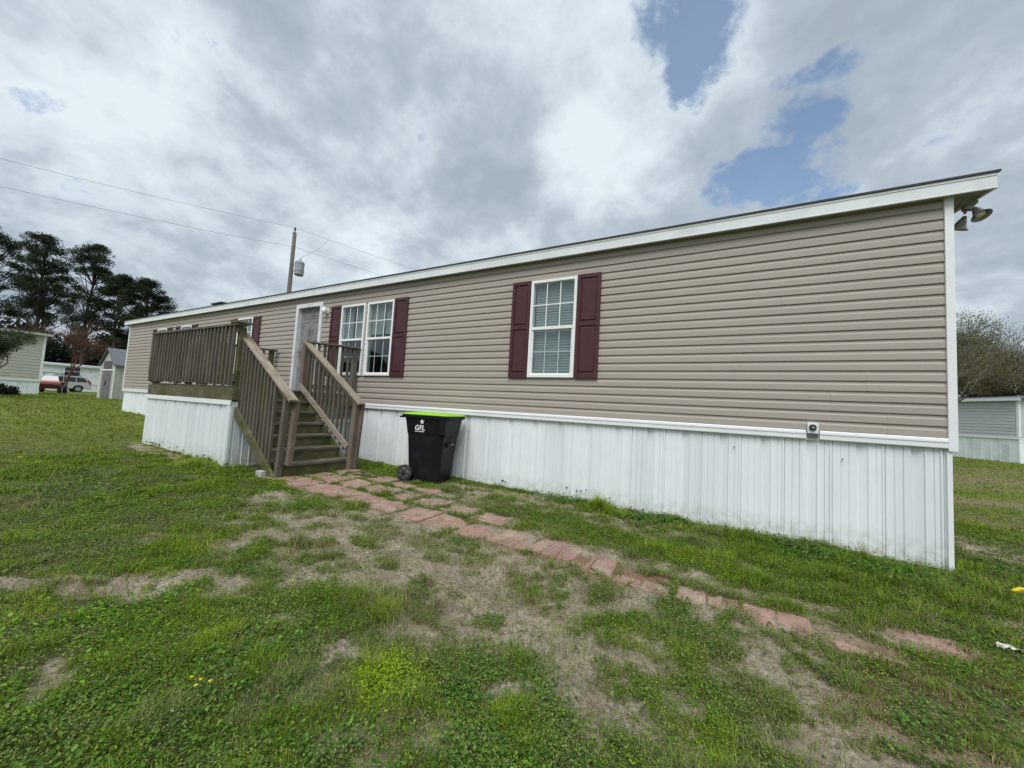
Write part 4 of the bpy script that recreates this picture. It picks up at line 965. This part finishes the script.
def pine(loc, H, crown, seed, label, lean=(0, 0), low=.35, group='tall pines beyond the lawn', ncl=82):
    rr = random.Random(seed); x, y = loc; z = gzf(x, y); th = thing('pine_tree', (x, y, z), label, 'pine tree', group)
    T = MB(); pts = []; n = 8
    for i in range(n+1):
        t_ = i/n; pts.append((lean[0]*t_+rr.gauss(0, .10)*(t_ > 0), lean[1]*t_+rr.gauss(0, .10)*(t_ > 0), H*t_*.97))
    W_ = lambda p: (p[0]+x, p[1]+y, p[2]+z)
    T.tube([W_(p) for p in pts], [.28*(1-.8*i/n) for i in range(n+1)], 9)
    cl = []; rad = []
    for i in range(ncl):
        t_ = rr.uniform(low, 1.0)**.8; zc = H*t_
        # umbrella crown: wide in the upper third, ragged below
        env = crown*(math.sin(min(1, (t_-low)/(1-low)*1.02)*math.pi)**.6*.75+.28)*(1.0 if t_ > .6 else .75)
        if t_ < .6 and rr.random() < .35: continue
        az = rr.uniform(0, 2*math.pi); rho = env*rr.uniform(.25, 1.0); j = min(n, int(t_*n)); ax = pts[j]
        c = Vector((ax[0]+math.cos(az)*rho, ax[1]+math.sin(az)*rho, min(zc+rho*.12, H*1.02))); cl.append((c.x, c.y, c.z)); rad.append(rr.uniform(.75, 1.45)*crown/4)
        s_ = Vector(pts[max(0, min(n, int((zc-rho*.35)/H*n)))])
        mid = s_.lerp(c, .5)+Vector((0, 0, -.1*rho*.3)); T.tube([W_(s_), W_(mid), W_(c)], [.07, .045, .02], 4, cap=False)
    T.build('trunk', M['bark'], th)
    V, F, C = cards(cl, rad, 180, .34, .55, ((.022, .038, .014), (.030, .048, .018), (.018, .030, .013), (.036, .052, .022)), shape='needle', seed=seed)
    npmesh('crown', V, F, M['fol'], C, th); return th
pine((-77.5, 12.2), 20.0, 3.3, 3, 'tall pine with a layered dark crown and visible forked trunk, left of the skyline gap')
pine((-84.0, 8.6), 20.5, 3.6, 5, 'tall dark pine cut off by the left edge of the picture')
pine((-73.3, 15.6), 19.2, 3.2, 8, 'tallest middle pine with an open tufted crown above the brown leafless tree', low=.30, ncl=92)
pine((-70.0, 17.6), 15.5, 2.7, 12, 'dense pine between the tallest pine and the end of the mobile home', low=.28)
pine((-66.0, 19.3), 14.6, 3.0, 17, 'rounded bushy pine right beside the far end of the mobile home roof', low=.3, ncl=110)
pine((-86.0, 14.0), 16.0, 3.4, 23, 'shorter dark pine standing behind the layered pine', low=.25)
# dark wood edge that closes the view at left
g_ = np.random.default_rng(4); cs_ = []
for i in range(520):
    t_ = g_.random(); xx = -112+t_*22+g_.normal(0, 2); yy = -2+t_*34+g_.normal(0, 2); cs_.append((xx, yy, gzf(xx, yy)+g_.random()**.8*(8.3+1.8*math.sin(t_*19))))
V, F, C = cards(cs_, 1.5, 90, .55, .8, ((.020, .030, .013), (.026, .036, .016), (.035, .030, .018), (.016, .024, .012)), seed=9)
woo = npmesh('woodland', V, F, M['fol'], C); tag(woo, 'dark mass of evergreen wood behind the neighbouring homes', 'woodland', kind='stuff')
g_ = np.random.default_rng(14); cs_ = []
for i in range(330):
    t_ = g_.random(); xx = 12+t_*60+g_.normal(0, 2); yy = 88-t_*18+g_.normal(0, 2); cs_.append((xx, yy, -1.3+g_.random()**.8*(6.0+1.6*math.sin(t_*19))))
V, F, C = cards(cs_, 1.8, 60, .5, .8, ((.05, .055, .028), (.06, .06, .03), (.06, .05, .035), (.05, .045, .03)), seed=19)
woo = npmesh('woodland', V, F, M['fol'], C); tag(woo, 'far olive brown wood edge beyond the homes on the right', 'woodland', kind='stuff')

def bare_tree(name, loc, label, cat, H, spread, seed, bark, leafpal=None, per=6, lsize=.09, lrad=.3, levels=6, r0=.13, lean=(0, 0), up=.5, group=None, shape='leaf', kids=(2, 3), ang=.55, trunk_frac=.25, shrink=.72, rmin=0.0):
    x, y = loc; z = gzf(x, y); th = thing(name, (x, y, z), label, cat, group)
    T, Tw, tips = branchy((x, y, z-.1), H, spread, levels, r0, lean, up, seed, kids, ang=ang, trunk_frac=trunk_frac, shrink=shrink, rmin=rmin)
    T.build('trunk', bark, th); tw = Tw.build('crown', bark, th)
    if leafpal:
        V, F, C = cards([tuple(p-Vector((x, y, z))) for p, d in tips], lrad, per, lsize, .9, leafpal, shape=shape, seed=seed); npmesh('leaves', V, F, M['fol'], C, th)
    return th
bare_tree('bare_tree', (-53.5, 10.6), 'leafless reddish brown tree with a fine twiggy crown in front of the silver car', 'tree', 8.2, .85, 31, M['barkred'], ((.12, .065, .045), (.10, .06, .04), (.14, .085, .06)), per=3, lsize=.10, lrad=.5, rmin=.012, levels=6, r0=.15, kids=(3, 3), ang=.5, up=.8)
bare_tree('bare_tree', (-57.5, 9.2), 'thin leafless brown tree beside the cream home behind the red buggy', 'tree', 8.0, .9, 37, M['barkred'], ((.10, .055, .04), (.12, .07, .05)), per=3, lsize=.10, lrad=.5, levels=6, r0=.13, kids=(3, 3), ang=.5, up=.8)
bare_tree('young_evergreen', (-28.6, 3.2), 'young soft green evergreen with sprawling upswept branches at the left edge', 'tree', 6.0, 1.2, 43, M['barkgrey'], ((.050, .075, .028), (.065, .09, .035), (.04, .06, .025)), per=70, lsize=.12, lrad=.26, levels=5, r0=.07, kids=(3, 3), ang=.6, up=.8, trunk_frac=.22, shape='needle')
bare_tree('budding_tree', (7.4, 22.7), 'budding tree whose low dark limbs reach out from behind the home at right', 'tree', 9.2, 1.2, 51, M['barkgrey'], ((.16, .18, .035), (.18, .19, .05), (.12, .09, .06)), per=5, lsize=.05, lrad=.25, rmin=.006, levels=7, r0=.16, kids=(3, 3), ang=.66, up=.0, trunk_frac=.17, shrink=.76, group='budding trees on the right')
bare_tree('budding_tree', (12.3, 37.5), 'olive budding tree behind the left part of the grey neighbour home', 'tree', 13.6, 1.15, 57, M['barkgrey'], ((.15, .175, .03), (.17, .19, .045), (.13, .14, .04)), trunk_frac=.18, shrink=.76, per=16, lsize=.085, lrad=.5, rmin=.010, levels=7, r0=.2, kids=(3, 3), ang=.58, up=.35, group='budding trees on the right')
bare_tree('budding_tree', (16.4, 38.3), 'greyish twiggy budding tree behind the white corner of the neighbour home', 'tree', 13.6, 1.15, 61, M['barkgrey'], ((.12, .12, .05), (.14, .11, .07), (.13, .10, .07)), trunk_frac=.18, shrink=.76, per=8, lsize=.07, lrad=.4, rmin=.010, levels=7, r0=.2, kids=(3, 3), ang=.58, up=.35, group='budding trees on the right')
bare_tree('budding_tree', (21.0, 37.0), 'budding tree standing furthest right beyond the neighbour home', 'tree', 13.2, 1.15, 67, M['barkgrey'], ((.12, .12, .05), (.14, .11, .07)), trunk_frac=.18, shrink=.76, per=8, lsize=.07, lrad=.4, rmin=.010, levels=7, r0=.2, kids=(3, 3), ang=.58, up=.35, group='budding trees on the right')
def bush(name, loc, label, R_, H, pal_, seed, size=.05, n=26, per=120):
    x, y = loc; z = gzf(x, y); g_ = np.random.default_rng(seed); th = thing(name, (x, y, z), label, 'shrub')
    cs_ = []; S = MB()
    for i in range(n):
        a_ = g_.random()*6.28; r_ = R_*g_.random()**.5*.8; c = (r_*math.cos(a_), r_*math.sin(a_), H*(.25+.7*g_.random())*(1-.4*r_/R_)); cs_.append(c); S.tube([(x, y, z-.03), (x+c[0], y+c[1], z+c[2])], [.012, .004], 4, cap=False)
    S.build('stem', M['barkgrey'], th); V, F, C = cards(cs_, R_*.38, per, size, .8, pal_, seed=seed); npmesh('leaves', V, F, M['fol'], C, th)
bush('low_shrub', (-32.6, 4.35), 'dark low rounded shrub on the lawn beneath the young evergreen', .55, .5, ((.012, .020, .010), (.02, .03, .012)), 71, .07)

# ================================================================== NEIGHBOURING HOMES
def local_thing(name, loc, yaw, label, cat, group=None):
    o = thing(name, loc, label, cat, group); o.rotation_euler = (0, 0, yaw); ORG[o.name] = Vector((0, 0, 0)); return o
def far_home(loc, yaw, Ln, D, label, wall, wh=2.3, sk_=1.15, wins=(), roofm='shedroof', pitch=.22, doorx=None, course=.2, fasc='fascia'):
    o = local_thing('mobile_home', loc, yaw, label, 'mobile home', 'neighbouring homes')
    w = MB(); z = sk_
    def lap(x0, x1, y, s_):
        pts = []; zz_ = sk_-.02
        while zz_ < sk_+wh-.01: pts += [(.03, zz_), (.022, zz_+course*.7), (.005, zz_+course*.98)]; zz_ += course
        n = len(pts); w.add([(x0, y+s_*a_, b_) for a_, b_ in pts]+[(x1, y+s_*a_, b_) for a_, b_ in pts], [(i, i+1, n+i+1, n+i) for i in range(n-1)])
    lap(0, Ln, 0, -1); lap(0, Ln, D, 1); zr_ = sk_+wh+pitch*D/2
    for x in (0, Ln): w.add([(x, 0, sk_-.02), (x, D, sk_-.02), (x, D, sk_+wh), (x, D/2, zr_), (x, 0, sk_+wh)], [(0,1,2,3,4)])
    w.build('siding_wall', M[wall], o)
    s_ = MB(); u = 0
    while u < Ln-.01:
        u1 = min(u+.42, Ln); s_.box(u, u1-.03, -.0, .02, -.1, sk_-.02); s_.box(u1-.03, u1, -.02, .0, -.1, sk_-.02); u = u1
    u = .02
    while u < D-.01:
        u1 = min(u+.42, D)
        for x in (-.002, Ln-.018): s_.box(x, x+.02, u, u1-.03, -.1, sk_-.02)
        s_.box(Ln+.003, Ln+.015, u1-.03, u1, -.1, sk_-.02); u = u1
    s_.build('skirting', M['nwhite'], o)
    t = MB(); t.box(-.03, Ln+.03, -.055, -.025, sk_-.10, sk_+.02); t.build('trim_board', M['trimw'], o)
    for x in (0, Ln): t = MB(); t.box(x-.07, x+.045, -.045, .06, sk_+.021, sk_+wh); t.build('corner_post', M['trimw'], o)
    r_ = MB(); e_ = .25
    r_.prism([(-e_, sk_+wh-.04), (-e_, sk_+wh+.02), (D/2, zr_+.10), (D+e_, sk_+wh+.02), (D+e_, sk_+wh-.04), (D/2, zr_+.02)], 'x', -.3, Ln+.3)
    rr_ = r_.build('roof', M[roofm], o); f_ = MB(); f_.box(-.3, Ln+.3, -e_-.02, -e_, sk_+wh-.14, sk_+wh+.015); f_.build('fascia', M[fasc], rr_)
    for (x0, x1, z0, z1, sh_) in wins:
        f = MB(); fw = .06
        f.box(x0, x0+fw, -.07, .0, z0, z1); f.box(x1-fw, x1, -.07, .0, z0, z1); f.box(x0+fw, x1-fw, -.07, 0, z1-fw, z1); f.box(x0+fw, x1-fw, -.07, 0, z0, z0+fw); zm = (z0+z1)/2; f.box(x0+fw, x1-fw, -.065, 0, zm-.03, zm+.03)
        fo = f.build('window', M['frame'], o)
        for a_, b_ in ((z0+fw, zm-.03), (zm+.03, z1-fw)): p_ = MB(); p_.box(x0+fw, x1-fw, -.045, -.04, a_, b_); p_.build('pane', M['carglass'], fo)
        if sh_:
            for a_, b_ in ((x0-.42, x0-.02), (x1+.02, x1+.42)):
                s2 = MB(); s2.box(a_, b_, -.06, -.03, z0, z1); s2.box(a_+.06, b_-.06, -.068, -.06, z0+.08, zm-.04); s2.box(a_+.06, b_-.06, -.068, -.06, zm+.04, z1-.08); s2.build('shutter', M[sh_], o)
    if doorx:
        d = MB(); d.box(doorx, doorx+.9, -.06, -.03, sk_+.03, sk_+2.08); d.build('door', M['frame'], o)
    return o
zr0 = gzf(13.7, 31.9); LR = 13.0
far_home((13.7-LR*.5, 31.9+LR*.87, zr0), R(-60), LR, 4.3, 'grey sided neighbour home with white skirting seen past the right corner', 'nsiding', wh=2.15, sk_=1.38, wins=(), course=.18, pitch=.10)
far_home((26.0, 73.0, -1.4), R(-20), 16, 8, 'far pale home with a white gutter line glimpsed through the budding trees', 'cream', wh=4.2, sk_=1.2, wins=((3, 4, 2.4, 3.8, None), (8, 9, 2.4, 3.8, None)))
far_home((-40.7, -7.5, gzf(-40.7, 4)), R(90), 14.4, 5.5, 'cream sided neighbour home at the left edge with white skirting', 'cream', wh=3.15, sk_=.95, wins=(), pitch=.015, fasc='cream', roofm='cream')
v = MB(); C0_ = (-40.66, 5.35, gzf(-40.7, 5)+.05); v.add([(C0_[0], C0_[1]-.12, C0_[2]), (C0_[0], C0_[1]+.14, C0_[2]), (C0_[0], C0_[1]+.10, C0_[2]+.45), (C0_[0], C0_[1]-.0, C0_[2]+.62), (C0_[0]+.05, C0_[1]-.12, C0_[2]), (C0_[0]+.05, C0_[1]+.14, C0_[2]), (C0_[0]+.05, C0_[1]+.10, C0_[2]+.45), (C0_[0]+.05, C0_[1]-.0, C0_[2]+.62)], [(0,1,2,3), (7,6,5,4), (0,4,5,1), (1,5,6,2), (2,6,7,3), (3,7,4,0)])
v.v = [(a_-(-40.7), b_-(-7.5), c_-gzf(-40.7, 4)) for a_, b_, c_ in v.v]; v.v = [(b_, -a_, c_) for a_, b_, c_ in v.v]
cream = bpy.data.objects['mobile_home.003']; v.build('skirting_hole', M['blackpl'], cream)
far_home((-73.0, 6.5, gzf(-73, 15)), R(84), 17.0, 4.3, 'small white home with dark shuttered windows behind the silver car', 'nwhite', wh=2.2, sk_=1.0, pitch=.07, wins=((7.6, 9.0, 1.9, 3.0, None), (11.1, 11.9, 1.9, 3.0, 'blackpl')), doorx=13.2)

# shed
sx0, sx1, sy0, sy1 = -34.35, -31.85, 8.2, 12.2; szg = gzf(-33, 9); ez = szg+2.08; pz = szg+3.02; xm = (sx0+sx1)/2
shed = thing('garden_shed', (xm, 10.2, szg), 'small beige grey garden shed with a steep grey shingle roof and grey double door', 'shed')
w = MB(); w.prism([(sx0, szg-.1), (sx1, szg-.1), (sx1, ez), (xm, pz), (sx0, ez)], 'y', sy0, sy1)
for i in range(1, 16): yy = sy0+i*.25; w.box(sx1, sx1+.012, yy-.012, yy, szg, ez-.05)
w.build('wall', M['shedwall'], shed)
r_ = MB(); k_ = (pz-ez)/(xm-sx0)
r_.prism([(sx0-.15, ez-.15*k_+.01), (xm, pz+.01), (sx1+.15, ez-.15*k_+.01), (sx1+.15, ez-.15*k_+.08), (xm, pz+.09), (sx0-.15, ez-.15*k_+.08)], 'y', sy0-.12, sy1+.12); r_.build('roof', M['shedroof'], shed)
t = MB()
for x in (sx0, sx1-.10): t.box(x, x+.10, sy0-.02, sy0-.001, szg, ez-.02)
t.box(sx0+.10, sx1-.10, sy0-.02, sy0-.001, szg+1.72, szg+1.80); t.build('trim_board', M['trimw'], shed)
d = MB(); d.box(xm-.72, xm-.01, sy0-.03, sy0-.002, szg+.05, szg+1.70); d.box(xm+.01, xm+.72, sy0-.03, sy0-.002, szg+.05, szg+1.70); dd = d.build('door', M['sheddoor'], shed)
h = MB(); h.box(xm-.04, xm+.04, sy0-.06, sy0-.031, szg+.8, szg+1.1); h.build('handle', M['blackpl'], dd)
d = MB(); d.box(xm-.68, xm+.68, sy0-.025, sy0-.002, szg+1.82, szg+2.30); d.build('louvre', M['hub'], shed)

# silver SUV, side on, tail to the right
cz = gzf(-62, 12.5)-.02
car = local_thing('parked_car', (-62.6, 14.35, cz), R(90), 'silver SUV with dark windows and red tail light parked by the leafless tree', 'car')
# local x: tail at 0, nose at -4.9 ; -y faces the camera
prof = [(-4.9, .45), (-4.95, .85), (-4.75, 1.05), (-3.75, 1.16), (-3.05, 1.68), (-2.6, 1.76), (-.75, 1.76), (-.35, 1.66), (-.05, 1.12), (0, .95), (.03, .5), (-.1, .38)]
def arch(cx): return [(cx+.42*math.cos(R(a_)), .38+.42*math.sin(R(a_))) for a_ in range(0, 181, 20)]
poly = prof + arch(-.95) + [(-3.3, .36)] + arch(-3.95) + [(-4.7, .38)]
b = MB(); b.prism(poly, 'y', 0, 1.85); body_ = b.build('car_body', M['carsilver'], car, bevel=.03)
g = MB()
for q in ([(-3.0, 1.14), (-2.62, 1.60), (-2.15, 1.64), (-2.15, 1.14)], [(-2.08, 1.14), (-2.08, 1.64), (-1.25, 1.64), (-1.2, 1.14)], [(-1.12, 1.14), (-1.18, 1.64), (-.62, 1.62), (-.34, 1.28), (-.3, 1.14)]): g.prism(q, 'y', -.012, .01)
g.build('side_window', M['carglass'], body_)
g = MB(); g.add([(-.31, .2, 1.62), (-.31, 1.65, 1.62), (-.04, 1.65, 1.15), (-.04, .2, 1.15)], [(0,1,2,3)]); g.v = [(a_+.02, b_, c_) for a_, b_, c_ in g.v]; g.build('rear_window', M['carglass'], body_)
for yy in (-.015, 1.70): t = MB(); t.prism([(-.16, .92), (.035, .92), (-.01, 1.10), (-.20, 1.42), (-.32, 1.40), (-.22, 1.1)], 'y', yy, yy+.165); t.build('tail_light', M['carred'], body_)
t = MB(); t.box(-.25, .07, -.01, 1.86, .42, .60); t.build('bumper', M['carsilver'], body_, bevel=.03)
t = MB(); t.box(-2.5, -.8, .12, .17, 1.80, 1.84); t.box(-2.5, -.8, 1.68, 1.73, 1.80, 1.84)
for x in (-2.5, -1.7, -.85): t.box(x, x+.06, .12, .17, 1.755, 1.80); t.box(x, x+.06, 1.68, 1.73, 1.755, 1.80)
t.build('roof_rack', M['blackpl'], body_)
t = MB(); t.box(-1.9, -1.65, -.03, -.0, 1.0, 1.04); t.box(-2.8, -2.55, -.03, 0, 1.0, 1.04); t.build('door_handle', M['carsilver'], body_)
for cx in (-.95, -3.95):
    for y0, y1 in ((.02, .26), (1.59, 1.83)):
        t = MB(); t.tube([(cx, y0, .37), (cx, y0+.03, .37), (cx, y1-.03, .37), (cx, y1, .37)], [.32, .37, .37, .32], 24); wl = t.build('wheel', M['blackpl'], car)
        t = MB(); yy = y0-.004 if y0 < 1 else y1+.004; t.tube([(cx, yy-.005, .37), (cx, yy+.005, .37)], .22, 16); t.build('rim', M['metal'], wl)
# small red utility buggy
bzg = gzf(-50, 9.2)
bug = local_thing('utility_buggy', (-50.0, 9.80, bzg), R(158), 'dark red and orange off-road buggy with a pale windscreen parked under the bare tree', 'buggy')
b = MB(); b.prism([(-1.25, .35), (-1.3, .75), (-1.05, .95), (-.55, 1.0), (-.45, .62), (.25, .60), (.30, .95), (1.15, .95), (1.15, .40)], 'y', 0, 1.3); bb_ = b.build('buggy_body', M['darkred'], bug, bevel=.03)
b = MB(); b.prism([(-1.22, .80), (-1.02, .99), (-.50, 1.04), (-.48, .97), (-1.0, .93), (-1.2, .72)], 'y', -.02, 1.32); b.build('hood', M['orange'], bb_)
b = MB(); b.add([(-.62, .15, 1.03), (-.62, 1.15, 1.03), (-.46, 1.05, 1.42), (-.46, .25, 1.42)], [(0,1,2,3)]); o_ = b.build('windscreen', M['clearw'], bug); s_ = o_.modifiers.new('t', 'SOLIDIFY'); s_.thickness = .01
b = MB()
for y in (.06, 1.24):
    b.tube([(-.62, y, 1.0), (-.30, y, 1.70), (.45, y, 1.72), (.62, y, .95)], .025, 6)
for x in (-.30, .45): b.tube([(x, .06, 1.70), (x, 1.24, 1.70)], .022, 6)
b.build('roll_cage', M['blackpl'], bug)
b = MB(); b.box(-.2, .25, .15, .6, .60, .78); b.box(-.2, .25, .7, 1.15, .60, .78); b.box(.2, .30, .15, .6, .78, 1.25); b.box(.2, .30, .7, 1.15, .78, 1.25); b.build('seat', M['blackpl'], bug, bevel=.02)
for cx in (-.85, .75):
    for y0, y1 in ((-.12, .10), (1.2, 1.42)):
        t = MB(); t.tube([(cx, y0, .31), (cx, y0+.04, .31), (cx, y1-.04, .31), (cx, y1, .31)], [.24, .31, .31, .24], 16); wl = t.build('wheel', M['blackpl'], bug); t = MB(); yy = y0-.003 if y0 < 1 else y1+.003; t.tube([(cx, yy-.004, .31), (cx, yy+.004, .31)], .13, 12); t.build('rim', M['metal'], wl)

# ================================================================== SMALL THINGS ON THE LAWN
def dandelion(x, y, label, s_=1.0, n=1):
    z = gzf(x, y); th = thing('dandelion', (x, y, z), label, 'flower', 'yellow flowers in the lawn')
    S = MB(); S.tube([(x, y, z-.01), (x+.004, y, z+.05*s_)], .0016, 5); S.build('stem', M['grassm'], th)
    h = MB()
    for k_ in range(14):
        a_ = k_*math.pi*2/14; r_ = .011*s_; c, sn = math.cos(a_), math.sin(a_); zt = z+.052*s_
        h.add([(x+.004, y, zt), (x+.004+r_*math.cos(a_-.2), y+r_*math.sin(a_-.2), zt+.004), (x+.004+r_*1.15*c, y+r_*1.15*sn, zt+.006), (x+.004+r_*math.cos(a_+.2), y+r_*math.sin(a_+.2), zt+.004)], [(0,1,2,3)])
    h.tube([(x+.004, y, zt-.004), (x+.004, y, zt+.008)], [.005*s_, .004*s_], 8); h.build('petals', M['flower'], th)
DL = [(-1.93, .835, 'leftmost of the small yellow flowers clustered in the dark weeds at lower left'), (-1.885, .85, 'yellow flower in the middle of the cluster in the dark weeds at lower left'), (-1.86, .825, 'nearest yellow flower of the cluster in the dark weeds at lower left'), (-1.845, .87, 'rightmost yellow flower of the cluster in the dark weeds at lower left'), (-2.44, 1.57, 'single yellow flower on the green tuft beyond the bare soil streak')]
for q in DL: dandelion(q[0], q[1], q[2], .62)
for i, (x, y, lb) in enumerate(((-8.1, 1.3, 'yellow flower far out on the lawn left of the deck'), (-14.5, 3.6, 'yellow flower on the lawn past the left end of the deck'), (-11.0, 2.0, 'yellow flower on the open lawn in line with the deck corner'))): dandelion(x, y, lb, 1.8)
x, y = 2.03, 4.78; z = gzf(x, y)+.02
b = MB(); b.tube([(x-.05, y-.01, z+.02), (x-.01, y, z+.035), (x+.06, y+.015, z+.03), (x+.12, y+.03, z+.02)], [.008, .016, .014, .006], 10); b.box(x-.005, x+.03, y-.018, y+.02, z+.04, z+.052)
tag(b.build('plastic_toy', M['yellowp'], None, bevel=.002, loc=(x, y, z)), 'small bright yellow plastic piece on the grass beyond the right corner of the home', 'plastic piece')
x, y = 1.46, 3.55; z = gzf(x, y)+.012; b = MB(); n_ = 6; kk = len(b.v)
for i in range(n_):
    for j in range(n_): b.v.append((x-.055+.02*i+random.uniform(-.005, .005), y-.03+.012*j+.006*i*.3+random.uniform(-.003, .003), z+random.uniform(.004, .024)))
for i in range(n_-1):
    for j in range(n_-1): a_ = i*n_+j; b.f.append((a_, a_+n_, a_+n_+1, a_+1)); b.mi.append(0)
o_ = b.build('paper_scrap', M['paper'], None, loc=(x, y, z)); s_ = o_.modifiers.new('t', 'SOLIDIFY'); s_.thickness = .0008; tag(o_, 'crumpled off-white paper scrap on the grass at the right edge', 'litter')
# faint path beyond the right lawn
